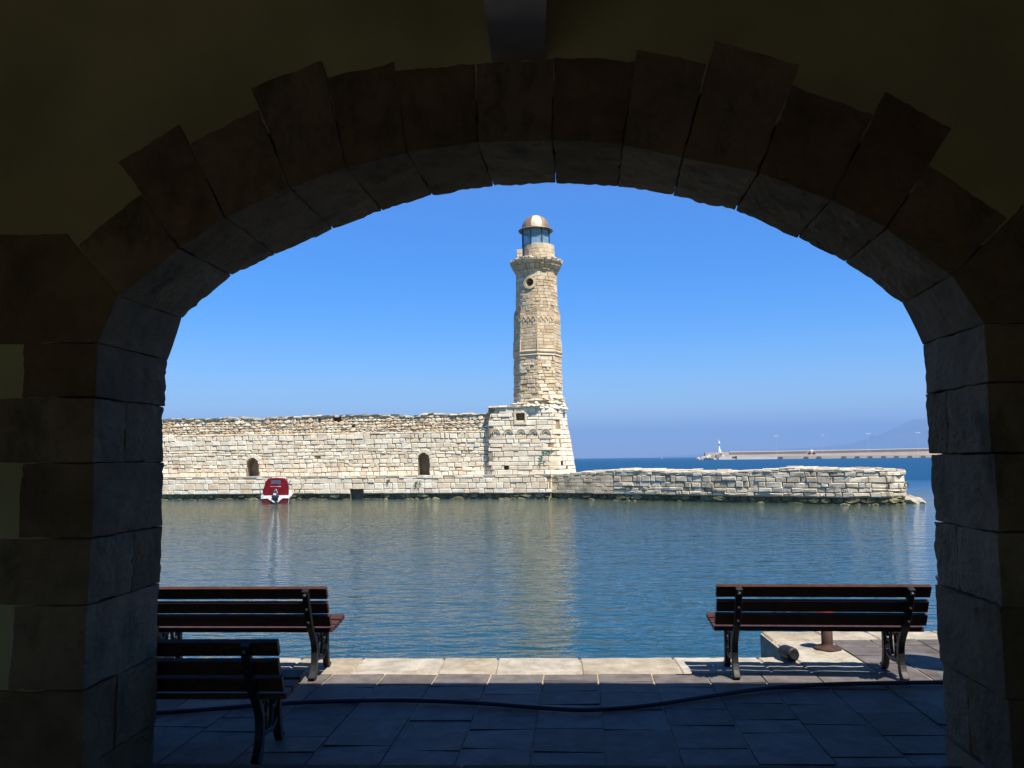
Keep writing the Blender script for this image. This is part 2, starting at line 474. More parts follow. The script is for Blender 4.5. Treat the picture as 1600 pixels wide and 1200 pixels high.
# ================================================================== SETTING: water, quay, pavement, kerb, floor
rng = random.Random(7)
bm = bmesh.new()
ring = [(-14000, -1000), (14000, -1000), (14000, 22000), (-14000, 22000)]
bm.faces.new([bm.verts.new((x, y, -1.0)) for x, y in ring])
tag(obj('water', bm, M_water), kind='structure')
bm = bmesh.new()
bm.faces.new([bm.verts.new((x, y, -7.0)) for x, y in ring])
tag(obj('sea_bed', bm, plain('sea_bed_sand', (.12, .14, .11), .9)), kind='structure')

KX, KY0, KY1, JY = 2.17, 6.83, 7.37, 8.42      # jut side, kerb inner, kerb outer, jut outer edge
YF, YN = 4.6, 3.91                            # outer and inner face of the arch wall
ZF = 0.16                                     # floor inside the arcade
bm = bmesh.new()
box(bm, -16, KX - .02, 3.0, KY1 - .05, -3, -.008)
box(bm, KX - .02 + .004, 16, 3.0, JY - .05, -3, -.0085)
tag(obj('quay', bm, M_joint), kind='structure')

def block(c8, tone_, bev, cuts, amp, rng):
    b2 = bmesh.new()
    quadbox(b2, c8)
    if cuts: roughen(b2, cuts, amp, rng)
    es = [e for e in b2.edges if len(e.link_faces) == 2 and e.calc_face_angle(0) > .9]
    if bev: bmesh.ops.bevel(b2, geom=es, offset=bev, segments=1, affect='EDGES', clamp_overlap=True)
    tone_all(b2, tone_)
    return b2
def merge(dst, src):
    me = bpy.data.meshes.new('tmp'); src.to_mesh(me); src.free(); dst.from_mesh(me); bpy.data.meshes.remove(me)

bm = bmesh.new(); box(bm, -16, 16, -24, -6.02, -.3, .1); tag(obj('street', bm, plain('bounce_ground', (.28, .26, .22), .9, bump=.01, bscale=8)), kind='structure')  # unseen ground, added to bounce sunlight through the back opening
# slate paving: columns run towards the water (a hair askew), cross joints staggered
bm = bmesh.new(); lay = bm.loops.layers.float_color.new('tone')
SK = .0445
def slate_tiles(x0, x1, y0, y1, z, skew_ref):
    cw = .435
    k0, k1 = int(x0 / cw) - 2, int(x1 / cw) + 2
    for k in range(k0, k1):
        y = y1
        first = True
        while y > y0 + .06:
            h = rng.uniform(.26, .6) if not first else rng.uniform(.2, .45)
            first = False
            ya, yb = max(y - h, y0), y
            y -= h
            if ya - y0 < .12: ya = y0; y = y0
            g = rng.uniform(.005, .009)
            def X(kk, yy): return kk * cw + (yy - skew_ref) * SK
            xs = [X(k, ya) + g, X(k + 1, ya) - g, X(k + 1, yb) - g, X(k, yb) + g]
            if min(xs) > x1 - .03 or max(xs) < x0 + .03: continue
            xs = [min(max(q, x0), x1) for q in xs]
            if xs[1] - xs[0] < .03: continue
            zt = [z + rng.uniform(-.005, .005) for _ in range(4)]
            ya, yb = ya + g, yb - g
            ys = [ya, ya, yb, yb]
            b2 = block([(xs[i], ys[i], z - .05) for i in range(4)] + [(xs[i], ys[i] + rng.uniform(-.003, .003), zt[i]) for i in range(4)], rng.random(), .007, 0, 0, rng)
            merge(bm, b2)
slate_tiles(-7, KX + .55, 4.3, KY0 - .006, 0, KY0)
slate_tiles(KX + .55, 8, 4.3, JY - .36, 0, KY0)
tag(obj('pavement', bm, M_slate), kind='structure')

# limestone kerb with uneven blocks
bm = bmesh.new(); lay = bm.loops.layers.float_color.new('tone')
x = -7.0
cutsx = []
while x < KX - .05:
    w_ = rng.uniform(.38, .85)
    if KX - (x + w_) < .3: w_ = KX - x
    a, b_ = x + .005, x + w_ - .005
    yo = KY1 + rng.uniform(-.025, .02)
    b2 = block([(a, KY0 + rng.uniform(0, .012), -.3), (b_, KY0 + .006, -.3), (b_, yo, -.3), (a, yo + rng.uniform(-.015, .015), -.3), (a, KY0 + .004, .004), (b_, KY0 + .004, .003), (b_, yo, .002), (a, yo, .003)], rng.random(), .012, 5, .012, rng)
    merge(bm, b2)
    x += w_
y = KY0 + .004                                  # along the side of the jut
while y < JY - .05:
    w_ = rng.uniform(.5, .8)
    if JY - (y + w_) < .3: w_ = JY - y
    b2 = block([(KX, y, -.95), (KX + .54, y, -.3), (KX + .54, y + w_ - .008, -.3), (KX, y + w_ - .008, -.95), (KX, y, .006), (KX + .54, y, .004), (KX + .54, y + w_ - .008, .004), (KX, y + w_ - .008, .006)], rng.random(), .018, 6, .016, rng)
    merge(bm, b2)
    y += w_
x = KX + .55
while x < 8:                                    # along its outer edge
    w_ = rng.uniform(.45, .85)
    b2 = block([(x, JY - .35, -.3), (x + w_ - .008, JY - .35, -.3), (x + w_ - .008, JY + rng.uniform(-.02, .02), -.3), (x, JY, -.3), (x, JY - .35, .003), (x + w_ - .008, JY - .35, .003), (x + w_ - .008, JY, .003), (x, JY, .003)], rng.random(), .012, 4, .012, rng)
    merge(bm, b2)
    x += w_
tag(obj('kerb', bm, M_kerb), kind='structure')
# rough quay face under the kerb of the jut
bm = bmesh.new()
pth = Path([(KX - .02, JY), (KX - .02, KY1 - .1)], bat=[0, 0])
stones(bm, Path([(KX + .0, JY - .02), (KX + .0, KY1 - .3)]).S(0), 0, 1.3, -2, -.3, (.28, .36), (.5, .8), rng)
tag(obj('quay_face', bm, M_mole), kind='structure')

bm = bmesh.new(); lay = bm.loops.layers.float_color.new('tone')
for (y0, y1) in ((-6.0, -4.2), (-4.2, -2.2), (-2.2, -.3), (-.3, 1.5), (1.5, 3.1), (3.1, 4.42)):
    x = -6.0 - rng.uniform(0, .5)
    while x < 6:
        w_ = rng.uniform(.8, 1.5)
        b2 = block([(x, y0, -.1), (x + w_ - .008, y0, -.1), (x + w_ - .008, y1 - .008, -.1), (x, y1 - .008, -.1), (x, y0, ZF), (x + w_ - .008, y0, ZF), (x + w_ - .008, y1 - .008, ZF), (x, y1 - .008, ZF)], rng.random(), .01, 2, .006, rng)
        merge(bm, b2); x += w_
tag(obj('floor', bm, masonry('floor_flagstone', [(0, (.09, .075, .055)), (1, (.13, .115, .09))], nscale=5, bump=.008, bscale=20)), kind='structure')

# ================================================================== ARCADE BUILDING (seen from inside)
bld = empty('arcade_building', (0, YN, 0), 'dark vaulted stone arcade whose round arch frames the harbour, ochre plaster inside', 'building')
# joints of the voussoirs in the photo: (extrados left side, extrados right side) per block, N near soffit, F far soffit
J = [  # N, F
 ((186, 464), (284, 497)), ((282, 390), (362, 431)), ((353, 340), (430, 397)), ((454, 294), (520, 358)), ((542, 262), (597, 330)),
 ((637, 240), (676, 305)), ((746, 224), (771, 291)), ((863, 221), (869, 286)), ((972, 227), (966, 291)), ((1066, 262 - 14), (1052, 305)),
 ((1184, 271), (1149, 329)), ((1298, 314), (1246, 371)), ((1384, 352 + 6), (1321, 409)), ((1487, 432), (1411, 474))]
E_ = [((123, 384), (221, 306)), ((188, 254), (280, 197)), ((297, 225), (404, 172)), ((393, 139), (502, 97)), ((512, 124), (614, 98)),
 ((621, 114), (741, 101)), ((744, 100), (865, 93)), ((866, 93), (990, 97)), ((995, 78), (1105, 99)), ((1116, 64), (1247, 102)),
 ((1238, 136), (1360, 179)), ((1386, 148), (1484, 200)), ((1452, 258), (1573, 342))]
NEAR = [at(*j[0], YN) for j in J]
FAR = [at(*j[1], YF) for j in J]
EX = [(at(*a, YN), at(*b_, YN)) for a, b_ in E_]
# neighbouring blocks share one joint line
EX = [list(e) for e in EX]
for i in range(14):
    ds = []
    if i > 0: ds.append((EX[i - 1][1] - NEAR[i]).normalized())
    if i < 13: ds.append((EX[i][0] - NEAR[i]).normalized())
    d_ = sum(ds, Vector()).normalized()
    if i > 0: EX[i - 1][1] = NEAR[i] + d_ * (EX[i - 1][1] - NEAR[i]).length
    if i < 13: EX[i][0] = NEAR[i] + d_ * (EX[i][0] - NEAR[i]).length
def vous(N0, N1, F0, F1, El, Er, tone_, name='voussoir', seg=1):
    g = .0025
    dn = (N1 - N0).normalized() * g; de = (Er - El).normalized() * g; df = (F1 - F0).normalized() * g
    depth = YF - YN
    yy = -.012 + rng.uniform(-.008, .004)
    sh = Vector((0, yy, 0))
    El2, Er2 = El + (F0 - N0), Er + (F1 - N1)
    c8 = [N0 + dn + sh, N1 - dn + sh, F1 - df, F0 + df, El + de + sh, Er - de + sh, Er2 - de, El2 + de]
    b2 = block(c8, tone_, .004, 13, .016, rng)
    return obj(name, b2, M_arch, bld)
for i in range(13):
    k = 'keystone' if i == 6 else 'voussoir'
    vous(NEAR[i], NEAR[i + 1], FAR[i], FAR[i + 1], EX[i][0], EX[i][1], rng.random(), k)
bm = bmesh.new()
ya, yb = YN + .12, YF - .12
ringp = []
for i in range(14):
    m_ = (NEAR[i] + FAR[i]) / 2; e_ = (EX[i][0] if i < 13 else EX[12][1])
    d_ = Vector((e_.x - NEAR[i].x, 0, e_.z - NEAR[i].z))
    ringp.append((Vector((m_.x, 0, m_.z)) + d_ * .16, Vector((m_.x, 0, m_.z)) + d_ * .7))
for (a0_, a1_), (b0_, b1_) in zip(ringp, ringp[1:]):
    quadbox(bm, [(a0_.x, ya, a0_.z), (b0_.x, ya, b0_.z), (b0_.x, yb, b0_.z), (a0_.x, yb, a0_.z), (a1_.x, ya, a1_.z), (b1_.x, ya, b1_.z), (b1_.x, yb, b1_.z), (a1_.x, yb, a1_.z)])
obj('arch_core', bm, M_dark, bld)
# springers and jambs
XLn, XLf = at(157, 498, YN), at(262, 525, YF)
XRn, XRf = at(1532, 460, YN), at(1440, 500, YF)
def springer(Nj, Fj, Nb, Fb, E1, sgn):
    X_out = sgn * 3.0
    top = E1.z
    pn = [Nb, Nj, E1, Vector((E1.x + sgn * .02, YN, top + .03)), Vector((X_out, YN, top + .03)), Vector((X_out, YN, Nb.z))]
    pf = [Fb, Fj, E1 + (Fj - Nj), Vector((E1.x + sgn * .02, YF, top + .05)), Vector((X_out, YF, top + .05)), Vector((X_out, YF, Fb.z))]
    for q in pn: q.y = YN - .012
    b2 = bmesh.new()
    a = [b2.verts.new(q) for q in pn]; c = [b2.verts.new(q) for q in pf]
    b2.faces.new(a); b2.faces.new(list(reversed(c)))
    for i in range(6): b2.faces.new((a[i], c[i], c[(i + 1) % 6], a[(i + 1) % 6]))
    bmesh.ops.recalc_face_normals(b2, faces=b2.faces[:])
    bmesh.ops.triangulate(b2, faces=[f for f in b2.faces if len(f.verts) > 4])
    bmesh.ops.subdivide_edges(b2, edges=b2.edges[:], cuts=5, use_grid_fill=True)
    from mathutils import noise
    b2.normal_update()
    for v in b2.verts: v.co += v.normal * noise.noise(v.co * 6) * .01
    tone_all(b2, rng.random())
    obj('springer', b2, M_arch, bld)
zs = min(XLn.z, XLf.z)
springer(NEAR[0], FAR[0], Vector((XLn.x, YN, 2.345)), Vector((XLf.x, YF, 2.345)), at(112, 376, YN), -1)
springer(NEAR[13], FAR[13], Vector((XRn.x, YN, 2.37)), Vector((XRf.x, YF, 2.37)), at(1590, 330, YN), 1)
def jamb(side, zlist, offs, wide):
    XN, XF = (XLn.x, XLf.x) if side < 0 else (XRn.x, XRf.x)
    for i in range(len(zlist) - 1):
        z1, z0 = zlist[i], zlist[i + 1]
        o = offs[i]
        far_x, near_x = XF + side * o, XN + side * o
        xo = XN + side * wide[i]
        split = rng.uniform(.35, .65) if i % 2 else None
        parts_ = [(0, 1)] if not split else [(0, split), (split, 1)]
        for (fa, fb) in parts_:
            ya, yb = YN + (YF - YN) * fa, YN + (YF - YN) * fb
            xa, xb = near_x + (far_x - near_x) * fa, near_x + (far_x - near_x) * fb
            if fa == 0: ya -= .012 + rng.uniform(0, .006)
            g = .003
            x_out = xo if fa == 0 else XN + side * .45
            p = [(xa, ya + g * (fa > 0)), (xb, yb - g), (x_out, yb - g), (x_out, ya + g * (fa > 0))]
            if side > 0: p = list(reversed(p))
            if side < 0: p = [p[0], p[3], p[2], p[1]]; p = list(reversed(p))
            c8 = [(q[0], q[1], z0 + g) for q in p] + [(q[0], q[1], z1 - g) for q in p]
            b2 = block(c8, rng.random(), .004, 13, .016, rng)
            bmesh.ops.recalc_face_normals(b2, faces=b2.faces[:])
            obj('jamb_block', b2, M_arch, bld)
zf = lambda px, py: at(px, py, YF).z
jamb(-1, [2.345, zf(258, 635), zf(256, 722), zf(254, 822), zf(251, 911), zf(247, 1024), zf(244, 1129), .0], [0, .006, -.004, 0, .008, .004, .01], [.37, 1.2, .36, 1.2, .37, 1.2, .8])
jamb(1, [2.37, zf(1447, 616), zf(1453, 709), zf(1462, 814), zf(1466, 912), zf(1475, 1034), zf(1481, 1150), .0], [0, -.004, .006, .0, -.01, .0, -.006], [.37, 1.2, .36, 1.2, .37, 1.2, .8])
# plaster wall round the arch
bm = bmesh.new()
ZC, HX = 4.15, 7.0
zr = 4.42
prof = [(-HX, 0.0)]
mid = []
for i in range(14):
    n_, e_ = NEAR[i], (EX[i][0] if i < 13 else EX[12][1])
    mid.append(n_ * .45 + e_ * .55)
y0, y1 = YN, YF - .012
def slab(pts_lo, top):
    for (xa, za), (xb, zb) in zip(pts_lo, pts_lo[1:]):
        vs = [bm.verts.new(p) for p in ((xa, y0, za), (xb, y0, zb), (xb, y0, top), (xa, y0, top), (xa, y1, za), (xb, y1, zb), (xb, y1, top), (xa, y1, top))]
        bm.faces.new((vs[0], vs[1], vs[2], vs[3])); bm.faces.new((vs[5], vs[4], vs[7], vs[6])); bm.faces.new((vs[1], vs[0], vs[4], vs[5])); bm.faces.new((vs[3], vs[2], vs[6], vs[7]))
xl, xr = XLn.x - .2, XRn.x + .2
slab([(-HX, 0), (xl, 0)], zr)
slab([(xl, mid[0].z)] + [(q.x, q.z) for q in mid if xl < q.x < xr] + [(xr, mid[-1].z)], zr)
slab([(xr, 0), (HX, 0)], zr)
bmesh.ops.remove_doubles(bm, verts=bm.verts, dist=.0005)
obj('plaster_wall', bm, M_plaster, bld)
# room: ceiling with a beam, side walls, back wall, roof
bm = bmesh.new(); box(bm, -6.4, 6.4, -6.3, YN - .002, ZC, ZC + .12); obj('ceiling', bm, M_plaster, bld)
bm = bmesh.new(); box(bm, -HX, HX, -6.6, YF - .005, ZC + .14, 4.45); obj('roof', bm, M_concrete, bld)
bm = bmesh.new(); box(bm, -6.4, -6.0, -6.3, YN - .003, -.05, ZC - .003); obj('side_wall', bm, M_plaster, bld)
bm = bmesh.new(); box(bm, 6.0, 6.4, -6.3, YN - .003, -.05, ZC - .003); obj('side_wall', bm, M_plaster, bld)
bm = bmesh.new()
DW, DZ = 3.2, 3.3                                  # opening added behind the camera to let fill light in
box(bm, -6.0, -DW - 1.6, -6.3, -6.0, -.05, ZC - .003); box(bm, DW - 1.6, 6.0, -6.3, -6.0, -.05, ZC - .003); box(bm, -DW - 1.599, DW - 1.601, -6.29, -6.01, DZ, ZC - .004)
obj('back_wall', bm, M_plaster, bld)
bm = bmesh.new()
a, b_ = at(769, 96, YN), at(851, 96, YN)
zb = a.z
quadbox(bm, [Vector(p) for p in ((-.32, -5.9, zb), (.12, -5.9, zb), (b_.x, YN - .004, zb), (a.x, YN - .004, zb), (-.32, -5.9, ZC - .003), (.12, -5.9, ZC - .003), (b_.x, YN - .004, ZC - .003), (a.x, YN - .004, ZC - .003))])
for v in bm.verts:
    if v.co.y < 0: v.co.x = (a.x - .1 if v.co.x < -.1 else b_.x + .1)
bevel(bm, .02)
obj('ceiling_beam', bm, plain('whitewashed_beam', (.52, .51, .50), .9, var=.15, scale=4, bump=.004, bscale=50), bld)

# ================================================================== BENCHES
def make_bench(label, L_, fx, loc, rz=0.0):
    """local: x along the seat, y towards the water, origin between the back feet"""
    root = empty('park_bench', loc, label, 'bench', 'slatted park benches on the quay', rz)
    def slat(name, y, z, w, t, ang, end=0.0):
        bm = bmesh.new()
        Mx = Matrix.Translation((0, y, z)) @ Matrix.Rotation(ang, 4, 'X')
        box(bm, -L_ / 2 + rng.uniform(-.006, .006), L_ / 2 + rng.uniform(-.006, .006), -t / 2, t / 2, -w / 2, w / 2, 0, Mx)
        bevel(bm, .008, 2)
        return obj(name, bm, M_slat, root, local=True)
    ba = .44
    for (y, z) in ((-.205, .715), (-.155, .595), (-.105, .485)):
        s = slat('back_slat', y + .03, z, .094, .034, ba)
        for f in (-1, 1):
            bm = bmesh.new()
            lathe(bm, [(.012, -.01), (.012, .008), (.006, .014)], 0, 0, 10)
            Mx = Matrix.Translation((f * fx, y - .036, z - .008)) @ Matrix.Rotation(ba + math.pi / 2, 4, 'X')
            bmesh.ops.transform(bm, matrix=Mx, verts=bm.verts[:])
            obj('bolt', bm, M_steel if z > .7 else M_iron, s, local=True)
    for (y, z, a_) in ((.03, .398, .02), (.165, .405, .08), (.305, .425, .14)):
        slat('seat_slat', y, z, .036, .115, a_)
    for f in (-1, 1):
        bm = bmesh.new()
        up = smooth_pts([(-.02, 0), (.02, .06), (.045, .17), (.03, .28), (-.035, .38), (-.115, .485), (-.232, .745)], 4)
        n = len(up)
        strap(bm, up, [.085 - .04 * min(1, i / 6) if i < 8 else .045 for i in range(n)], .05, f * fx)
        fr = smooth_pts([(.425, 0), (.385, .05), (.36, .15), (.355, .28), (.365, .385)], 4)
        strap(bm, fr, [.085 if i < 2 else .05 for i in range(len(fr))], .048, f * fx)
        strap(bm, smooth_pts([(-.01, .372), (.16, .372), (.37, .392)], 4), .032, .044, f * fx)
        for (cy, cz, ry, rz_, tl) in ((.185, .245, .055, .115, .1), (.105, .30, .035, .05, 0), (.275, .30, .04, .05, 0)):
            strap(bm, [(cy + ry * math.cos(t) + tl * 0, cz + rz_ * math.sin(t)) for t in [2 * math.pi * k / 20 for k in range(20)]], .02, .026, f * fx, True)
        strap(bm, smooth_pts([(.03, .09), (.10, .135), (.185, .13), (.26, .12), (.35, .17)], 4), .026, .028, f * fx)
        strap(bm, smooth_pts([(.04, .22), (.075, .17), (.12, .14)], 4), .02, .024, f * fx)
        bm.normal_update(); bmesh.ops.recalc_face_normals(bm, faces=bm.faces[:])
        bevel(bm, .004)
        obj('bench_frame', bm, M_iron, root, local=True)
    return root
xc = (1.323 + 2.951) / 2 + .0
b1 = make_bench('red-brown slatted bench in full view beside the rusty mooring bollard, its back to the arch', 1.60, .64, (2.14 + .015, 6.63, 0), rad(-2.5))
b2_ = copy_tree(b1)
b2_.location = (-1.68 - .815, 6.66, 0)
b2_.rotation_euler = (0, 0, rad(-1.2))
b2_['label'] = 'sunlit slatted bench at the water edge behind the shaded one, cut off by the pier'
b3 = make_bench('near slatted bench wholly in shade, just outside the step of the arch', 1.20, .43, (-1.55 - .56, 4.86, 0))
b3.scale = (1, 1, .975)

# ================================================================== things on the quay
bm = bmesh.new()
hp = [grd(*p, .02) for p in ((120, 1122), (300, 1110), (400, 1102), (480, 1097), (620, 1094), (740, 1098), (820, 1104), (900, 1109), (960, 1107), (1020, 1101), (1100, 1089), (1200, 1075), (1300, 1069), (1400, 1067), (1475, 1066), (1700, 1064))]
tube(bm, smooth_pts(hp, 5), .0155, 10)
tag(obj('hose', bm, M_hose, smooth=True), 'long navy hose snaking across the slate paving in the shade', 'hose')

bp = grd(1293, 1015)
br = empty('mooring_bollard', bp, 'rusty iron mooring bollard with a red painted top on the pale kerb', 'bollard')
bm = bmesh.new(); lathe(bm, [(.118, 0), (.124, .012), (.118, .026), (.08, .032), (.055, .04), (.05, .06), (.049, .24)], bp.x, bp.y, 24); obj('stem', bm, M_rust, br, True)
bm = bmesh.new(); lathe(bm, [(.056, .241), (.075, .26), (.088, .29), (.085, .32), (.06, .342), (.0, .35)], bp.x, bp.y, 24, cap=False); obj('cap', bm, M_redpaint, br, True)
tp = grd(1243, 1036)
bm = bmesh.new()
Mt = Matrix.Translation((tp.x - .01, tp.y, .066)) @ Matrix.Rotation(rad(18), 4, 'Z') @ Matrix.Rotation(rad(-90), 4, 'X')
lathe(bm, [(.0, .006), (.035, .004), (.052, 0), (.058, .012), (.06, .03), (.06, .13), (.045, .17), (.0, .18)], 0, 0, 20, cap=False)
bmesh.ops.transform(bm, matrix=Mt, verts=bm.verts[:])
tag(obj('mooring_buffer', bm, M_rubber, smooth=True), 'short black rubber cylinder lying on the kerb in front of the rusty bollard', 'fender')

# litter bin that only just shows past the pier of the arch
bc = Vector((3.47, 6.9, 0))
lb = empty('litter_bin', bc, 'black iron litter bin peeping out past the pier of the arch beside the bench', 'litter bin')
bm = bmesh.new(); lathe(bm, [(.14, .30), (.2, .42), (.235, .58), (.22, .70), (.235, .74), (.215, .75), (.20, .70), (.12, .34)], bc.x, bc.y, 20); obj('bin_body', bm, M_iron, lb, True)
bm = bmesh.new(); lathe(bm, [(.12, 0), (.13, .02), (.035, .05), (.03, .31)], bc.x, bc.y, 16); obj('stand', bm, M_iron, lb, True)

# ================================================================== HARBOUR WALL
rng = random.Random(21)
hw = empty('harbour_wall', (-16, 58.5, -1), 'long cream stone fortification wall with rubble parapet and two arched niches', 'wall')
WALL = Path([(-62, 62.95), (-20, 58.85), (-3.3, 57.2)])
LEDGE = Path([(-62, 62.25), (-20, 58.1), (-5, 56.6), (-3.3, 56.35), (.66, 55.75), (.72, 57.2)])
ZL = at(560, 744, 57).z
def arch_open(path, xl_, xr_, yt, yb, Y, flat=False):
    a, b_ = at(xl_, (yt + yb) / 2, Y), at(xr_, (yt + yb) / 2, Y)
    # refine to the wall's own depth
    for _ in range(3):
        q = path.loc(path.u_of(a))[0]; a = at(xl_, (yt + yb) / 2, q.y)
        q = path.loc(path.u_of(b_))[0]; b_ = at(xr_, (yt + yb) / 2, q.y)
    u0, u1 = path.u_of(a), path.u_of(b_)
    zt, zb_ = at((xl_ + xr_) / 2, yt, a.y).z, at((xl_ + xr_) / 2, yb, a.y).z
    r = (u1 - u0) / 2
    def iv(v):
        if v < zb_ or v > zt: return None
        if flat or v < zt - r: return (u0, u1)
        d = math.sqrt(max(0, r * r - (v - (zt - r)) ** 2))
        return ((u0 + u1) / 2 - d, (u0 + u1) / 2 + d)
    return iv, u0, u1, zb_, zt
def recess(S, u0, u1, z0, z1, depth, arched, bm, w0=.0):
    r = (u1 - u0) / 2; uc = (u0 + u1) / 2
    if arched: pr = [(u0, z0), (u1, z0)] + [(uc + r * math.cos(t), z1 - r + r * math.sin(t)) for t in [math.pi * k / 10 for k in range(11)]]
    else: pr = [(u0, z0), (u1, z0), (u1, z1), (u0, z1)]
    A = [bm.verts.new(S(u, v, w0)) for u, v in pr]; B = [bm.verts.new(S(u, v, -depth)) for u, v in pr]
    n = len(pr)
    for i in range(n): bm.faces.new((A[i], A[(i + 1) % n], B[(i + 1) % n], B[i]))
    bm.faces.new(B)
SW = WALL.S(ZL)
n1 = arch_open(WALL, 385, 404, 715, 747, 59)
n2 = arch_open(WALL, 653, 671, 707, 742, 58)
wn_ = arch_open(WALL, 520.5, 532.5, 650.5, 662, 58, True)
hs = [arch_open(WALL, a, a + w_, yy, yy + 4, 58, True) for a, w_, yy in ((440, 4, 667), (549, 5, 665), (497, 3, 655))]
ZP = at(560, 678.5, 58).z      # string course between ashlar and rubble
ops = [n1[0], n2[0]]
bm = bmesh.new()
stones(bm, SW, 0, WALL.len, ZL - .02, ZP, (.23, .34), (.28, .75), rng, openings=ops, tone=(.1, 1), prot=(0, .06), wob=.035, gap=.016, jit=.02, drop=.0015)
obj('ashlar_face', bm, M_ashlar, hw)
pts_top = [(150, 659), (230, 656), (300, 654), (395, 652), (401, 655), (412, 655), (420, 652), (520, 649), (620, 648), (634, 649.5), (646, 652), (656, 646.5), (700, 646), (768, 646)]
tops = []
for px, py in pts_top:
    q = at(px, py, 58)
    for _ in range(3): q = at(px, py, WALL.loc(WALL.u_of(q))[0].y)
    tops.append((WALL.u_of(q), q.z))
tops = [(-1, tops[0][1] - .1)] + tops + [(99, tops[-1][1])]
tr = random.Random(5)
jt = [tr.uniform(-.05, .05) for _ in range(400)]
def wtop(u):
    for (a, za), (b_, zb_) in zip(tops, tops[1:]):
        if a <= u <= b_: z = za + (zb_ - za) * (u - a) / max(1e-6, b_ - a); break
    return z + jt[int(u * 2.5) % 400]
ops2 = [wn_[0]] + [h[0] for h in hs]
bm = bmesh.new()
stones(bm, SW, 0, WALL.len, ZP + .02, ZP + 1.75, (.13, .26), (.17, .52), rng, openings=ops2, tone=(.1, 1), prot=(-.03, .05), wob=.05, jit=.022, cham=.035, rough=True, top=wtop, wshift=-.04, gap=.007)
stones(bm, SW, 0, WALL.len, ZP - .02, ZP + .13, (.13, .15), (.3, .7), rng, prot=(.0, .06), tone=(.3, 1), jit=.015)
obj('rubble_parapet', bm, M_rubble, hw)
# coping stones flat along the top
bm = bmesh.new()
u = .0
lay = bm.loops.layers.float_color.new('tone')
while u < WALL.len:
    w_ = rng.uniform(.25, .7); z = wtop(u + w_ / 2)
    c = []
    for zz in (z - .08, z + rng.uniform(.0, .045)):
        c += [SW(u, zz, .03 + rng.uniform(-.05, .05)), SW(u + w_ - .02, zz, .03 + rng.uniform(-.05, .05)), SW(u + w_ - .02, zz, -1.5), SW(u, zz, -1.5)]
    merge(bm, block(c, rng.uniform(.4, 1), .02, 0, 0, rng)); u += w_
obj('coping', bm, M_slab, hw)
bm = bmesh.new()
backing(bm, SW, 0, WALL.len, ZL - .6, ZP + .05, -.05, openings=ops)
backing(bm, SW, 0, WALL.len, ZP, ZP + 1.75, -.09, openings=ops2, top=wtop)
for nn in (n1, n2): recess(SW, nn[1], nn[2], nn[3], nn[4], .9, True, bm, -.02)
for nn in [wn_] + hs: recess(SW, nn[1], nn[2], nn[3], nn[4], .7, False, bm, -.06)
obj('mortar_core', bm, M_mortar, hw)
for nn in (n1, n2):
    bm = bmesh.new(); lay = bm.loops.layers.float_color.new('tone')
    uc, r_ = (nn[1] + nn[2]) / 2, (nn[2] - nn[1]) / 2
    for k in range(7):
        t0, t1 = math.pi * k / 7 + .03, math.pi * (k + 1) / 7 - .03
        ro = r_ + rng.uniform(.17, .24)
        q = [(uc + a * math.cos(t), nn[4] - r_ + a * math.sin(t)) for a, t in ((r_, t0), (ro, t0), (ro, t1), (r_, t1))]
        merge(bm, block([SW(*p, -.2) for p in q] + [SW(*p, .06) for p in q], rng.uniform(.3, 1), .015, 0, 0, rng))
    obj('niche_arch', bm, M_ashlar, hw)
# ledge at its foot
SL = LEDGE.S(-1)
dr = arch_open(LEDGE, 547, 567, 762, 783, 57, True)
bm = bmesh.new()
stones(bm, SL, 0, LEDGE.len, -.58, ZL, (.28, .42), (.35, .95), rng, tone=(.1, 1), prot=(0, .05), wob=.02, openings=[dr[0]])
obj('ledge_face', bm, M_ashlar, hw)
bm = bmesh.new()
stones(bm, SL, 0, LEDGE.len, -1.5, -.60, (.28, .34), (.3, .9), rng, tone=(0, 1), prot=(-.05, .08), wshift=-.12, back=-.4, wob=.03, jit=.03, rough=True, openings=[dr[0]])
obj('algae_band', bm, M_wet, hw)
bm = bmesh.new()
backing(bm, SL, 0, LEDGE.len, -.62, ZL - .03, -.06, openings=[dr[0]], dv=.12, du=.25)
backing(bm, SL, 0, LEDGE.len, -2, -.60, -.32, openings=[dr[0]], dv=.2, du=.25)
recess(SL, dr[1], dr[2], -2, dr[4], .8, False, bm, -.07)
obj('ledge_core', bm, M_mortar, hw)
bm = bmesh.new()
lay = bm.loops.layers.float_color.new('tone')
u = 0
while u < LEDGE.len:
    w_ = rng.uniform(.5, 1.1); z = ZL + rng.uniform(0, .05)
    c = []
    for zz in (ZL - .05, z): c += [SL(u, zz, .03), SL(u + w_ - .015, zz, .03), SL(u + w_ - .015, zz, -1.6), SL(u, zz, -1.6)]
    merge(bm, block(c, rng.random(), .02, 0, 0, rng)); u += w_
obj('ledge_slab', bm, M_slab, hw)

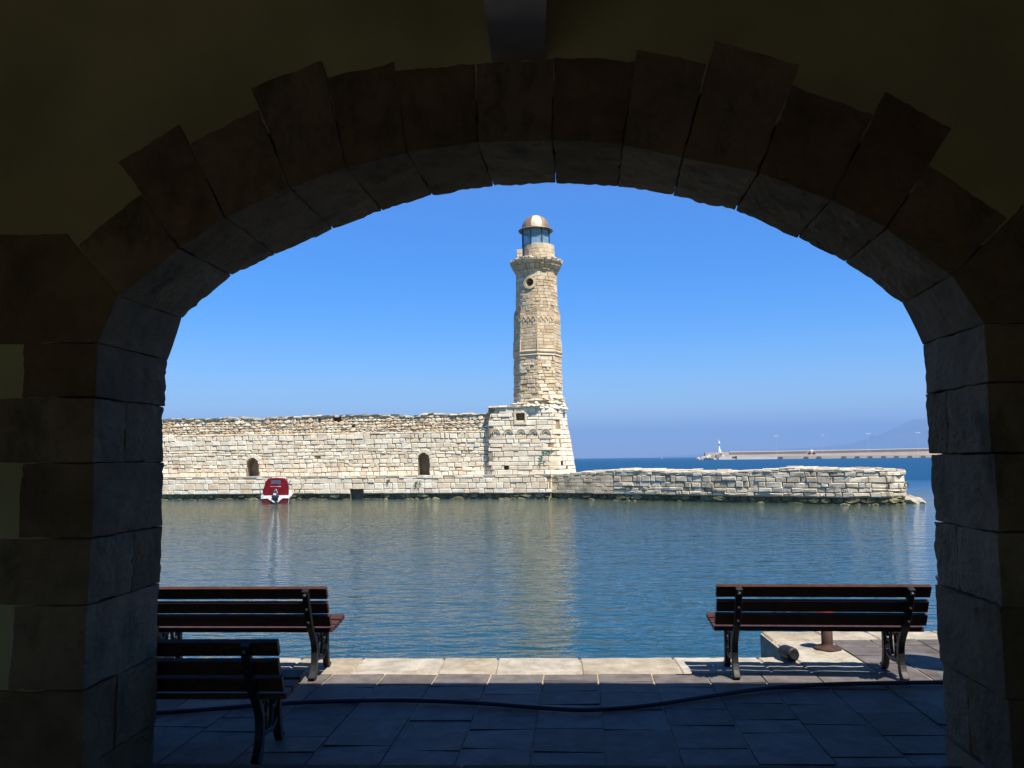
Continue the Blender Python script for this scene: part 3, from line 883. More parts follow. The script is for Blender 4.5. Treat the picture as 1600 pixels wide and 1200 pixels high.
# ================================================================== LIGHTHOUSE
rng = random.Random(33)
AX, AY = at(840.5, 600, 58.3).x, 58.3
ZT = lambda y: at(840, y, 57.0).z
lh = empty('lighthouse', (AX, AY, ZL), 'tall weathered stone lighthouse with bronze dome and glazed lantern at the end of the wall', 'lighthouse')
zb0, zb1 = ZL - .02, ZT(634)
bxl = at(763, 690, 56.7).x
BASE = Path([(bxl, 58.6), (bxl, 56.72), (.75, 56.3), (1.45, 56.5), (2.05, 57.1), (2.42, 58.0), (2.5, 59.6)], bat=[0, .012, .02, .08, .15, .155, .16])
SB = BASE.S(zb0)
ub = lambda px, py: BASE.u_of(at(px, py, 56.5))
def bopen(x0, x1, y0, y1):
    u0, u1 = ub(x0, (y0 + y1) / 2), ub(x1, (y0 + y1) / 2); za, zb_ = at(x0, y1, 56.45).z, at(x0, y0, 56.45).z
    return (lambda v: (u0, u1) if za < v < zb_ else None), u0, u1, za, zb_
w1 = bopen(806, 820, 645, 660); w2 = bopen(787, 794.5, 726, 735); w3 = bopen(877, 884, 719, 727); w4 = bopen(892, 899, 728, 735)
w5 = bopen(846, 868, 700, 703)
bops = [w[0] for w in (w1, w2, w3, w4)]
def btop(u):
    return zb1 + (.0 if u > 4.2 else -.12) + jt[int(u * 3) % 400]
bm = bmesh.new()
stones(bm, SB, 0, BASE.len, zb0, zb1 + .1, (.22, .36), (.3, 1.25), rng, tone=(.15, 1), prot=(0, .07), wob=.02, openings=bops, top=btop)
obj('base', bm, M_ashlar, lh)
bm = bmesh.new()
backing(bm, SB, 0, BASE.len, zb0, zb1 - .02, -.05, openings=bops)
for w in (w1, w2, w3, w4): recess(SB, w[1], w[2], w[3], w[4], .5, False, bm, -.03)
# top of the base
pl = [BASE.loc(BASE.len * k / 40) for k in range(41)]
bm.faces.new([bm.verts.new(((p - n * (bt * (zb1 - zb0) + .1)).x, (p - n * (bt * (zb1 - zb0) + .1)).y, zb1 - .16)) for p, n, bt in pl])
obj('base_core', bm, M_mortar, lh)
# window frame, carved roundels, graffiti
bm = bmesh.new()
for (a, b_, c, d) in ((w1[1] - .12, w1[2] + .12, w1[4], w1[4] + .12), (w1[1] - .12, w1[2] + .12, w1[3] - .14, w1[3]), (w1[1] - .12, w1[1], w1[3], w1[4]), (w1[2], w1[2] + .12, w1[3], w1[4])):
    quadbox(bm, [SB(a, c, -.1), SB(b_, c, -.1), SB(b_, d, -.1), SB(a, d, -.1), SB(a, c, .085), SB(b_, c, .085), SB(b_, d, .085), SB(a, d, .085)])
tone_all(bm, .8)
obj('window_frame', bm, M_tower, lh)
for px in (774, 794, 814, 833, 853):
    bm = bmesh.new()
    u0 = ub(px, 674); z0 = at(px, 677, 56.4).z
    for r_, wd_ in ((.34, .07), (.19, .05)):
        pr = [(u0 + r_ * math.cos(t), z0 + r_ * math.sin(t)) for t in [math.pi * k / 12 for k in range(13)]]
        pi_ = [(u0 + (r_ - wd_) * math.cos(t), z0 + (r_ - wd_) * math.sin(t)) for t in [math.pi * k / 12 for k in range(13)]]
        for i in range(12):
            quadbox(bm, [SB(*pr[i], .03), SB(*pr[i + 1], .03), SB(*pi_[i + 1], .03), SB(*pi_[i], .03), SB(*pr[i], .115), SB(*pr[i + 1], .115), SB(*pi_[i + 1], .115), SB(*pi_[i], .115)])
    tone_all(bm, .7)
    obj('carved_roundel', bm, M_tower, lh)
bm = bmesh.new()
def stroke(pp, w=.024):
    for (xa, ya), (xb, yb) in zip(pp, pp[1:]):
        ua, ub_, za, zb_ = ub(xa, ya), ub(xb, yb), at(xa, ya, 56.3).z, at(xb, yb, 56.3).z
        d = Vector((ub_ - ua, zb_ - za)); 
        if d.length < 1e-4: continue
        n = Vector((-d.y, d.x)).normalized() * w; d = d.normalized() * w * .6
        q = [(ua - d.x + n.x, za - d.y + n.y), (ub_ + d.x + n.x, zb_ + d.y + n.y), (ub_ + d.x - n.x, zb_ + d.y - n.y), (ua - d.x - n.x, za - d.y - n.y)]
        quadbox(bm, [SB(*r_, .06) for r_ in q] + [SB(*r_, .085) for r_ in q])
stroke([(852, 704.5), (848.5, 704.8), (850, 706.8), (852, 708.6), (848, 709.4)])
stroke([(854, 709), (853.6, 705.5), (856, 704.2), (857, 707), (855.6, 709.2), (854, 709)])
stroke([(861.5, 704.5), (858.5, 704.8), (860, 706.6), (858.6, 708.8), (862, 708.8)])
stroke([(842, 713), (845, 712.8), (842.6, 718), (845, 718.4)]); stroke([(846, 718.5), (846, 713), (848, 715), (846.5, 718)])
stroke([(842, 722.5), (847, 721.5), (853, 720.8)], .018); stroke([(844.5, 723), (844, 731)], .02); stroke([(840.5, 729), (842, 725)], .018)
obj('graffiti', bm, M_teal, lh)

bm = bmesh.new()
def rubS(u, v, w):
    f = (v - zb1 + .25) / .95; a = -math.pi / 2 + u / 1.9
    R_ = 2.12 - .30 * min(1, max(0, f)) + w
    return Vector((AX + R_ * math.cos(a), AY + R_ * math.sin(a), v))
stones(bm, rubS, -4.5, 4.5, zb1 - .25, zb1 + .75, (.14, .24), (.25, .7), rng, tone=(.4, 1), prot=(-.12, .10), jit=.03, cham=.04, wob=.02, rough=True, back=-.6, drop=.06, top=lambda u: zb1 + (.28 if u < -.6 else .28 + .42 * min(1, (u + .6) / 1.2)) + jt[int(u * 4 + 60) % 400] * 2.4)
obj('rubble_footing', bm, M_ashlar, lh)
bm = bmesh.new(); lay = bm.loops.layers.float_color.new('tone')
u = 1.9
while u < 5.3:
    w_ = rng.uniform(.5, .9); z = zb1 - .14 + rng.uniform(0, .03)
    c = []
    for zz in (z, z + .13): c += [SB(u, zz, .15 + rng.uniform(-.03, .05)), SB(u + w_ - .03, zz, .15 + rng.uniform(-.03, .05)), SB(u + w_ - .03, zz, -.5), SB(u, zz, -.5)]
    merge(bm, block(c, rng.uniform(.6, 1), .02, 2, .02, rng)); u += w_
obj('base_coping', bm, M_slab, lh)
# octagonal shaft
zo0, zo1 = ZT(634), ZT(488)
Ro = lambda v: 1.77 - .09 * (v - zo0) / (zo1 - zo0)
def octS(k):
    a0, a1 = -math.pi / 2 + k * math.pi / 4, -math.pi / 2 + (k + 1) * math.pi / 4
    def fn(u, v, w):
        R_ = Ro(v); p0 = Vector((math.cos(a0), math.sin(a0))) * R_; p1 = Vector((math.cos(a1), math.sin(a1))) * R_
        am = (a0 + a1) / 2; n = Vector((math.cos(am), math.sin(am)))
        q = p0.lerp(p1, u / 1.35) + n * w
        return Vector((AX + q.x, AY + q.y, v))
    return fn
bm = bmesh.new()
zm0, zm1 = ZT(556), ZT(545)
for k in range(8):
    S_ = octS(k)
    stones(bm, S_, 0, 1.35, zo0 - .2, zm0, (.19, .30), (.25, .75), rng, tone=(.1, .95), prot=(-.02, .05), wob=.012, drop=.01)
obj('octagonal_shaft', bm, M_tower, lh)
bm = bmesh.new()
for k in range(8):
    S_ = octS(k)
    stones(bm, S_, 0, 1.35, zm1, zo1, (.19, .26), (.35, .8), rng, tone=(.05, .8), prot=(0, .015), wob=.004, jit=.006, cham=.012, gap=.008)
obj('panelled_shaft', bm, M_tower, lh)
bm = bmesh.new()
def Rlathe(prof, n=8, a0=-math.pi / 2):
    lathe(bm, prof, AX, AY, n, a0)
Rlathe([(Ro(zo0) - .04, zo0 - .3), (Ro(zo1) - .04, zo1 - .02)])
lathe(bm, [(Ro(zo1) - .02, zo1 - .04), (Ro(zo1), zo1), (1.60, zo1 + .35), (1.4, zo1 + .4)], AX, AY, 8, -math.pi / 2)
obj('shaft_core', bm, M_mortar, lh)
bm = bmesh.new()
zz = zm0; hh = (zm1 - zm0)
pr = [(1.6, 0), (1.74, .0), (1.79, .12), (1.74, .26), (1.72, .40), (1.80, .52), (1.82, .66), (1.74, .72), (1.73, .9), (1.6, 1.0)]
lathe(bm, [(r_, zz + f * hh) for r_, f in pr], AX, AY, 8, -math.pi / 2)
tone_all(bm, .6)
obj('moulding_band', bm, M_tower, lh)
bm = bmesh.new()
zz0, zz1 = ZT(502), ZT(494)
for k in range(8):
    S_ = octS(k); bm = bmesh.new()
    nz = 3
    for i in range(nz):
        a = .12 + 1.12 * i / nz; wz = 1.12 / nz
        pk = [(a, zz0 + .1), (a + wz * .5, zz1), (a + wz, zz0 + .1)]
        for (ua, va), (ub_, vb) in zip(pk, pk[1:]):
            quadbox(bm, [S_(ua, va - .05, 0), S_(ub_, vb - .05, 0), S_(ub_, vb + .05, 0), S_(ua, va + .05, 0), S_(ua, va - .05, .06), S_(ub_, vb - .05, .06), S_(ub_, vb + .05, .06), S_(ua, va + .05, .06)])
        for uu in (a + wz * .5,):
            q = [(uu, zz0 - .12), (uu + .09, zz0 + .06), (uu, zz0 + .2), (uu - .09, zz0 + .06)]
            quadbox(bm, [S_(*r_, 0) for r_ in q] + [S_(*r_, .05) for r_ in q])
    tone_all(bm, .4)
    obj('zigzag_frieze', bm, M_tower, lh)
# vertical colonnettes at the corners of the lower panel
for k in range(8):
    a = -math.pi / 2 + k * math.pi / 4
    bm = bmesh.new()
    tube(bm, [(AX + Ro(z) * math.cos(a), AY + Ro(z) * math.sin(a), z) for z in (zm0 + .02, ZT(530))], .05, 8)
    tone_all(bm, .7)
    obj('colonnette', bm, M_tower, lh)
# round shaft
zc0, zc1 = zo1 + .1, ZT(424)
Rc = lambda v: 1.545 - .075 * (v - zc0) / (zc1 - zc0)
def cylS(u, v, w):
    a = -math.pi / 2 + u / 1.5; R_ = Rc(v) + w
    return Vector((AX + R_ * math.cos(a), AY + R_ * math.sin(a), v))
wp = at(826.5, 441, 56.9); ua = 1.5 * math.asin((wp.x - AX + .045) / 1.5); zw = wp.z
rw = .46
def rop(v):
    d = rw * rw - (v - zw) ** 2
    return (ua - math.sqrt(d), ua + math.sqrt(d)) if d > 0 else None
bm = bmesh.new()
stones(bm, cylS, -1.5 * math.pi, 1.5 * math.pi, zc0, zc1, (.19, .29), (.25, .6), rng, tone=(.05, .95), prot=(-.015, .025), wob=.008, jit=.008, cham=.015, gap=.009, openings=[rop], drop=.006)
obj('round_shaft', bm, M_tower, lh)
bm = bmesh.new()
backing(bm, cylS, -1.5 * math.pi, 1.5 * math.pi, zc0 - .1, zc1 + .1, -.05, openings=[lambda v: (lambda q: None if not q else (q[0] + .13, q[1] - .13))(rop(v))])
A = [bm.verts.new(cylS(ua + .33 * math.cos(t), zw + .33 * math.sin(t), -.02)) for t in [2 * math.pi * k / 20 for k in range(20)]]
B = [bm.verts.new(cylS(ua + .33 * math.cos(t), zw + .33 * math.sin(t), -.9)) for t in [2 * math.pi * k / 20 for k in range(20)]]
for i in range(20): bm.faces.new((A[i], A[(i + 1) % 20], B[(i + 1) % 20], B[i]))
bm.faces.new(B)
obj('round_core', bm, M_mortar, lh)
bm = bmesh.new()
for k in range(24):
    t0, t1 = 2 * math.pi * k / 24, 2 * math.pi * (k + 1) / 24
    q = [(ua + r_ * math.cos(t), zw + r_ * math.sin(t)) for r_, t in ((.29, t0), (.48, t0), (.48, t1), (.29, t1))]
    quadbox(bm, [cylS(*p, -.12) for p in q] + [cylS(*p, .05) for p in q])
bmesh.ops.remove_doubles(bm, verts=bm.verts, dist=.0008)
tone_all(bm, .4)
obj('round_window', bm, M_tower, lh)
# cornice: three flaring courses with a ragged lip
def flare(z0, z1, r0, r1, jitv, tn, sw=(.25, .5)):
    def fn(u, v, w):
        f = (v - z0) / (z1 - z0); R_ = r0 + (r1 - r0) * f + w; a = u / 1.6
        return Vector((AX + R_ * math.cos(a), AY + R_ * math.sin(a), v))
    stones(bm, fn, 0, 1.6 * 2 * math.pi, z0, z1, (z1 - z0, z1 - z0), sw, rng, tone=tn, prot=(-.03, .03), wob=0, jit=jitv, back=-.35)
bm = bmesh.new()
zk = [ZT(y) for y in (425, 420, 412, 406, 401.5)]
flare(zk[0], zk[1], 1.48, 1.60, .01, (.1, .6)); flare(zk[1], zk[2], 1.56, 1.80, .012, (.0, .4)); flare(zk[2], zk[3], 1.76, 1.92, .015, (0, .4)); flare(zk[3], zk[4], 1.88, 1.90, .05, (.6, 1), (.2, .4))  # flaring courses toned darker, their shaded underside put into the stone colour
obj('cornice', bm, M_tower, lh)
bm = bmesh.new()
lathe(bm, [(1.45, zk[0]), (1.5, zk[1]), (1.66, zk[2]), (1.76, zk[3]), (1.76, zk[4] - .06), (.5, zk[4] - .06)], AX, AY, 32)
obj('cornice_core', bm, M_mortar, lh)
# lantern drum
dx = at(842.3, 390, 58).x; gx = at(837, 365, 58).x
zd0, zd1 = zk[4] - .08, ZT(378)
def drumS(u, v, w):
    a = -math.pi / 2 + u / 1.12
    return Vector((dx + (1.13 + w) * math.cos(a), AY + (1.13 + w) * math.sin(a), v))
bm = bmesh.new()
stones(bm, drumS, -1.12 * math.pi * .62, 1.12 * math.pi, zd0, zd1, (.24, .27), (.3, .5), rng, tone=(.3, .8), prot=(0, .012), wob=.0, jit=.005, cham=.01, gap=.006)
obj('lantern_drum', bm, M_tower, lh)
bm = bmesh.new(); lathe(bm, [(1.07, zd0), (1.07, zd1 - .01)], dx, AY, 32); obj('drum_core', bm, M_slab, lh)
bm = bmesh.new()
px_ = at(811.5, 395, 57.6).x
def stubS(u, v, w):
    return Vector((px_ - .2 + u, 57.55 - w, v))
stones(bm, stubS, 0, .4, zd0 + .0, ZT(386), (.22, .26), (.2, .4), rng, tone=(.2, .7), prot=(0, .02), back=-.4, wob=0)
obj('stair_parapet', bm, M_tower, lh)
# lantern: eight glass panes, posts, domed roof of eight sheets
ZG = lambda y: at(837, y, 57.15).z
zg0, zg1 = zd1 - .02, ZG(353)
ng = 8
a0 = -math.pi / 2 + math.pi / 8 + .06
RG = 1.02
lan = obj('lantern_floor', (lambda b_: (lathe(b_, [(1.0, zg0), (1.0, zg0 + .03)], gx, AY, 16), b_)[1])(bmesh.new()), M_frame, lh)
for k in range(ng):
    t0, t1 = a0 + k * 2 * math.pi / ng, a0 + (k + 1) * 2 * math.pi / ng
    bm = bmesh.new()
    c = []
    for r_ in (RG, RG - .015):
        c.append([(gx + r_ * math.cos(t0), AY + r_ * math.sin(t0)), (gx + r_ * math.cos(t1), AY + r_ * math.sin(t1))])
    o_, i_ = c
    quadbox(bm, [(*i_[0], zg0), (*i_[1], zg0), (*o_[1], zg0), (*o_[0], zg0), (*i_[0], zg1), (*i_[1], zg1), (*o_[1], zg1), (*o_[0], zg1)])
    bmesh.ops.recalc_face_normals(bm, faces=bm.faces[:])
    obj('glass_pane', bm, M_glass, lh)
    bm = bmesh.new()
    tube(bm, [(gx + (RG + .01) * math.cos(t0), AY + (RG + .01) * math.sin(t0), zg0 - (.9 if k == 6 else 0)), (gx + (RG + .01) * math.cos(t0), AY + (RG + .01) * math.sin(t0), zg1 + .1)], .042, 8)
    obj('lantern_post', bm, M_frame, lh)
zdm0, zdm1 = ZG(351.5), at(837, 336.5, 58.2).z
bm = bmesh.new()
lathe(bm, [(1.0, zg1), (1.25, ZG(355.2)), (1.28, ZG(354)), (1.15, ZG(352.3)), (1.03, zdm0 + .01), (.9, zdm0)], gx, AY, 32)
dome = obj('dome_brim', bm, M_copper, lh, True)
hd = zdm1 - zdm0
for k in range(ng):
    t0, t1 = a0 + k * 2 * math.pi / ng, a0 + (k + 1) * 2 * math.pi / ng
    bm = bmesh.new()
    rows = []
    for j in range(9):
        f = j / 8 * math.pi / 2; r_ = 1.03 * math.cos(f) + .001; z = zdm0 + hd * math.sin(f)
        rows.append([bm.verts.new((gx + r_ * math.cos(t0 + (t1 - t0) * s / 4), AY + r_ * math.sin(t0 + (t1 - t0) * s / 4), z)) for s in range(5)])
    for r0, r1 in zip(rows, rows[1:]):
        for s in range(4): bm.faces.new((r0[s], r0[s + 1], r1[s + 1], r1[s]))
    am = (t0 + t1) / 2
    front = math.cos(am + math.pi / 2) > .9
    o = obj('dome_panel', bm, M_pale if front else M_copper, lh, True)  # front panel gets a paler colour than the others
    if front: o['label'] = 'pale front panel of the dome'
bm = bmesh.new()
tube(bm, smooth_pts([(gx - .95, AY - .55, zg0 - .3), (gx - .95, AY - .55, zg0 + .5), (gx - .85, AY - .6, zg0 + .72), (gx - .62, AY - .75, zg0 + .7), (gx - .5, AY - .8, zg0 + .45)], 4), .022, 6)
obj('hand_rail', bm, M_frame, lh)

# ================================================================== MOLE
rng = random.Random(44)
ml = empty('stone_mole', (10, 52, -1), 'low grey weathered stone mole with rounded end running out from the lighthouse', 'mole')
MOLE = Path([(.5, 56.25), (4.7, 54.0), (10.8, 50.0), (17.2, 46.6), (19.2, 46.3), (20.2, 46.55), (20.75, 47.3), (20.95, 49.0), (20.9, 52)], bat=[.03] * 9)
SM = MOLE.S(-1)
mp_ = [(862, 742.5), (905, 738.5), (955, 734.5), (1040, 736.5), (1140, 738.5), (1168, 736.5), (1220, 732.5), (1300, 733.5), (1394, 736.5), (1397, 738), (1399, 742), (1417, 742)]
mt = []
for px, py in mp_:
    q = at(px, py, 52)
    for _ in range(4): q = at(px, py, MOLE.loc(MOLE.u_of(q))[0].y)
    mt.append((MOLE.u_of(q), q.z))
mt = [(-1, mt[0][1])] + mt + [(99, mt[-1][1])]
def mtop(u):
    for (a, za), (b_, zb_) in zip(mt, mt[1:]):
        if a <= u <= b_: return za + (zb_ - za) * (u - a) / max(1e-6, b_ - a) + jt[int(u * 1.7 + 11) % 400] * .8
    return mt[-1][1]
u_a = MOLE.u_of(at(958, 760, 54))
bm = bmesh.new()
stones(bm, SM, 0, u_a, -.60, 1.3, (.2, .27), (.4, .9), rng, tone=(0, .6), prot=(0, .02), wob=.006, cham=.015, top=mtop)
stones(bm, SM, u_a, MOLE.len, -.60, 1.3, (.22, .36), (.3, 1.0), rng, tone=(.2, 1), prot=(-.02, .05), wob=.035, jit=.025, cham=.04, gap=.013, top=mtop)
obj('stone_face', bm, M_mole, ml)
bm = bmesh.new()
stones(bm, SM, 0, MOLE.len, -1.5, -.62, (.28, .34), (.4, .9), rng, tone=(0, 1), prot=(-.05, .06), wshift=-.10, back=-.4, jit=.03, wob=.03, rough=True)
obj('algae_band', bm, M_wet, ml)
bm = bmesh.new()
backing(bm, SM, 0, MOLE.len, -.64, 1.3, -.09, top=mtop, du=.25, dv=.12)
backing(bm, SM, 0, MOLE.len, -2, -.62, -.32, du=.25, dv=.2)
obj('mortar_core', bm, M_mortar, ml)
bm = bmesh.new(); lay = bm.loops.layers.float_color.new('tone')
u = 0
uend = MOLE.cum[5]
while u < uend:
    w_ = rng.uniform(.35, 1.0); z = mtop(u + w_ / 2)
    dep = 3.0
    for (wa, wb) in ((.03, -.9), (-.92, -2.0), (-2.02, -3.2)):
        c = []
        zj = z + rng.uniform(-.01, .06) + (-wa) * .03
        for zz in (z - .15, zj): c += [SM(u, zz, wa + rng.uniform(-.05, .04)), SM(u + w_ - .02, zz, wa + rng.uniform(-.05, .04)), SM(u + w_ - .02, zz, wb), SM(u, zz, wb)]
        merge(bm, block(c, rng.uniform(.2, 1), .03, 2, .03, rng))
    u += w_
obj('top_slab', bm, M_slab, ml)
# things on and by the mole
q = at(1143, 737.5, 51.8); q.z = at(1143, 738, 51.8).z
mb = empty('mole_bollard', q, 'small black iron bollard standing on top of the stone mole', 'bollard')
bm = bmesh.new(); lathe(bm, [(.16, -.05), (.16, .0), (.11, .04), (.10, .17), (.17, .22), (.17, .27), (.08, .31)], q.x, q.y, 14); obj('post', bm, M_iron, mb)
bm = bmesh.new(); tube(bm, [(q.x + .08, q.y, .14 + q.z), (q.x + .34, q.y - .02, .2 + q.z), (q.x + .3, q.y, .05 + q.z)], .06, 8); obj('chain_end', bm, M_iron, mb)
for v in mb.children[0].data.vertices: v.co.z += q.z
u_r = MOLE.u_of(at(1409, 760, 46.9))
bm = bmesh.new()
c0 = SM(u_r, at(1409, 758, 46.9).z, .13)
tube(bm, [c0 + Vector((.1 * math.cos(t), -.02, .12 * math.sin(t))) for t in [2 * math.pi * k / 14 for k in range(14)]], .024, 6, True)
tube(bm, [c0 + Vector((0, .15, .12)), c0 + Vector((0, -.03, .12))], .03, 6)
tag(obj('mooring_ring', bm, M_rust), 'rusty iron mooring ring on the rounded end of the mole', 'ring')
bm = bmesh.new()
bmesh.ops.create_icosphere(bm, subdivisions=3, radius=1)
from mathutils import noise
for v in bm.verts:
    v.co *= 1 + .25 * noise.noise(v.co * 2)
    v.co = Vector((21.25 + v.co.x * .75, 47.9 + v.co.y * .7, -1.02 + v.co.z * .36 + .12 * (1 if v.co.x < 0 else 0)))
tone_all(bm, .4)
tag(obj('rock', bm, M_rock), 'flat brown rock breaking the water at the rounded tip of the mole', 'rock')

# ================================================================== BOAT
rng = random.Random(8)
bw = grd(430, 787, -1.0)
BS = .93
bt = empty('motor_boat', (bw.x, bw.y, -1.0), 'small moored motorboat with dark red hull and crimson canvas canopy', 'boat', rz=rad(13))
bt.scale = (BS, BS, .97)
# sections: y, half-width at chine, half-width at sheer, keel z, chine z, sheer z
SEC = [(0, .86, .96, -.25, .02, .42), (.9, .88, 1.02, -.28, .03, .46), (1.9, .84, 1.02, -.28, .06, .52), (2.9, .68, .90, -.24, .12, .60), (3.8, .38, .60, -.14, .24, .70), (4.5, .06, .10, .10, .45, .80)]
def secpts(s):
    y, c, sh, k, cz, sz = s
    return [(-sh, y, sz), (-c, y, cz), (0, y, k), (c, y, cz), (sh, y, sz)]
bm = bmesh.new()
rows = [[bm.verts.new(p) for p in secpts(s)] for s in SEC]
for a, b_ in zip(rows, rows[1:]):
    for i in range(4): bm.faces.new((a[i], a[i + 1], b_[i + 1], b_[i]))
bm.faces.new(rows[0]); bm.faces.new(list(reversed(rows[-1])))
bmesh.ops.recalc_face_normals(bm, faces=bm.faces[:])
obj('hull', bm, M_red, bt, local=True)
bm = bmesh.new()      # white rubbing strake and deck
rows = []
for s in SEC:
    y, c, sh, k, cz, sz = s
    rows.append([bm.verts.new(p) for p in ((-sh - .015, y - .02, sz - .03), (-sh - .01, y - .02, sz + .08), (-max(sh - .22, 0), y, sz + .13), (max(sh - .22, 0), y, sz + .13), (sh + .01, y - .02, sz + .08), (sh + .015, y - .02, sz - .03))])
for a, b_ in zip(rows, rows[1:]):
    for i in range(5): bm.faces.new((a[i], a[i + 1], b_[i + 1], b_[i]))
bm.faces.new(rows[-1])
bmesh.ops.recalc_face_normals(bm, faces=bm.faces[:])
obj('deck', bm, M_white, bt, local=True)
bm = bmesh.new()      # white transom top with motor well
for s in (-1, 1):
    q = [(s * .975, .34), (s * .96, .54), (s * .28, .54), (s * .15, .24), (s * .12, .10), (s * .20, .10), (s * .30, .20), (s * .52, .36)]
    A = [bm.verts.new((x_, -.06, z_)) for x_, z_ in q]; B = [bm.verts.new((x_, .06, z_)) for x_, z_ in q]
    bm.faces.new(A); bm.faces.new(list(reversed(B)))
    for i in range(8): bm.faces.new((A[i], A[(i + 1) % 8], B[(i + 1) % 8], B[i]))
bmesh.ops.recalc_face_normals(bm, faces=bm.faces[:])
obj('transom', bm, M_white, bt, local=True)
bm = bmesh.new()      # canopy
def cs(y, hw_, h0, h1):
    return [(-hw_, y, h0), (-hw_ * .97, y, h0 + (h1 - h0) * .45), (-hw_ * .85, y, h0 + (h1 - h0) * .8), (-hw_ * .62, y, h0 + (h1 - h0) * .97), (0, y, h1), (hw_ * .62, y, h0 + (h1 - h0) * .97), (hw_ * .85, y, h0 + (h1 - h0) * .8), (hw_ * .97, y, h0 + (h1 - h0) * .45), (hw_, y, h0)]
rows = [[bm.verts.new(p) for p in cs(*s)] for s in ((.18, .88, .53, .62), (.42, .86, .55, 1.66), (.6, .86, .56, 1.72), (1.5, .82, .6, 1.70), (2.1, .72, .66, 1.25), (2.7, .55, .72, .80))]
for j, (x_, y_, z_) in enumerate(cs(.12, .92, .55, .62)): rows[0][j].co = (x_, y_, z_)
for a, b_ in zip(rows, rows[1:]):
    for i in range(8): bm.faces.new((a[i], a[i + 1], b_[i + 1], b_[i]))
bm.faces.new(rows[0]); bm.faces.new(list(reversed(rows[-1])))
bmesh.ops.recalc_face_normals(bm, faces=bm.faces[:])
cano = obj('canopy', bm, M_canvas, bt, local=True)
bm = bmesh.new()
quadbox(bm, [(-.36, .29, 1.15), (.34, .29, 1.15), (.34, .34, 1.15), (-.36, .34, 1.15), (-.34, .37, 1.56), (.32, .37, 1.56), (.32, .42, 1.56), (-.34, .42, 1.56)])
obj('canopy_window', bm, M_window, cano, local=True)
bm = bmesh.new()
box(bm, -.37, .35, .27, .30, 1.11, 1.15)
obj('window_trim', bm, M_white, cano, local=True)
bm = bmesh.new()      # outboard: cowl tilted, leg, bracket
box(bm, -.17, .17, -.42, -.02, .42, .86); box(bm, -.10, .10, -.30, -.06, -.3, .44); box(bm, -.2, .2, -.08, -.02, .18, .5)
for v in bm.verts:
    if v.co.z > .8: v.co.x *= .7; v.co.y = -.1 + (v.co.y + .1) * .7
bevel(bm, .05, 2)
mo = obj('outboard_motor', bm, M_motor, bt, local=True)
bm = bmesh.new(); Mx = Matrix.Translation((-.12, -.34, .18)) @ Matrix.Rotation(rad(38), 4, 'Y'); box(bm, -.10, .12, -.02, .02, -.035, .035, 0, Mx); bevel(bm, .012)
obj('motor_bracket', bm, M_white, mo, local=True)
bm = bmesh.new(); box(bm, -.10, .10, -.44, -.415, .58, .72); obj('cowl_panel', bm, M_galv, mo, local=True)
bm = bmesh.new(); tube(bm, [(-.05, -.1, .86), (.05, -.12, .98), (.16, -.15, .72)], .02, 6); obj('tiller', bm, M_galv, mo, local=True)
bm = bmesh.new(); box(bm, -.96, -.78, -.10, .0, .34, .62); bevel(bm, .03, 2); obj('fuel_can', bm, M_galv, bt, local=True)
bm = bmesh.new(); tube(bm, [(.80, .55, 1.2), (.9, .55, 1.38), (.98, .5, 1.55)], .025, 6); obj('rod_holder', bm, M_motor, bt, local=True)
bm = bmesh.new(); tube(bm, [(.94, -.02, .35), (.91, -.06, .05), (.80, -.05, -.12)], .016, 6); obj('boarding_rail', bm, M_galv, bt, local=True)

for sx_ in (-1, 1):
    a = bt.matrix_basis @ Vector((sx_ * .25, 4.3, .8))
    b_ = Vector((a.x + sx_ * 1.6, 58.05 - (a.x + 20) * .1, ZL + .05))
    bm = bmesh.new()
    tube(bm, [a.lerp(b_, t) - Vector((0, 0, .5 * t * (1 - t))) for t in [k / 8 for k in range(9)]], .018, 6)
    tag(obj('mooring_rope', bm, M_canvas if 0 else M_slab), 'thin pale mooring rope from the %s of the red boat to the ledge' % ('left bow' if sx_ < 0 else 'right bow'), 'rope', 'mooring ropes of the red boat')
# ================================================================== plants on the ledge
for i, (px, py, s, lb_) in enumerate(((606, 750, .16, 'tiny green weed growing from the ledge left of the second niche'), (652, 754, .3, 'green weed tuft growing from the ledge below the second niche'))):
    q = at(px, py, 58); q = at(px, py + 2, LEDGE.loc(LEDGE.u_of(q))[0].y - .06)
    pr_ = empty('weed', q, lb_, 'weed', 'weeds growing on the ledge')
    bm = bmesh.new()
    for _ in range(60):
        d = Vector((rng.gauss(0, 1), rng.gauss(0, .6), rng.gauss(.5, .8))).normalized() * s * rng.uniform(.3, 1)
        c = q + d; e = Vector((rng.uniform(-1, 1), rng.uniform(-1, 1), rng.uniform(-1, 1))).normalized() * s * .25; g_ = e.cross(d).normalized() * s * .12
        bm.faces.new([bm.verts.new(p) for p in (c - e, c + g_, c + e, c - g_)])
    obj('foliage', bm, M_leaf, pr_)
    bm = bmesh.new(); tube(bm, [q + Vector((0, .05, -.1)), q + Vector((.02, -.02, s * .8))], .012, 5); obj('stem', bm, M_leaf, pr_)

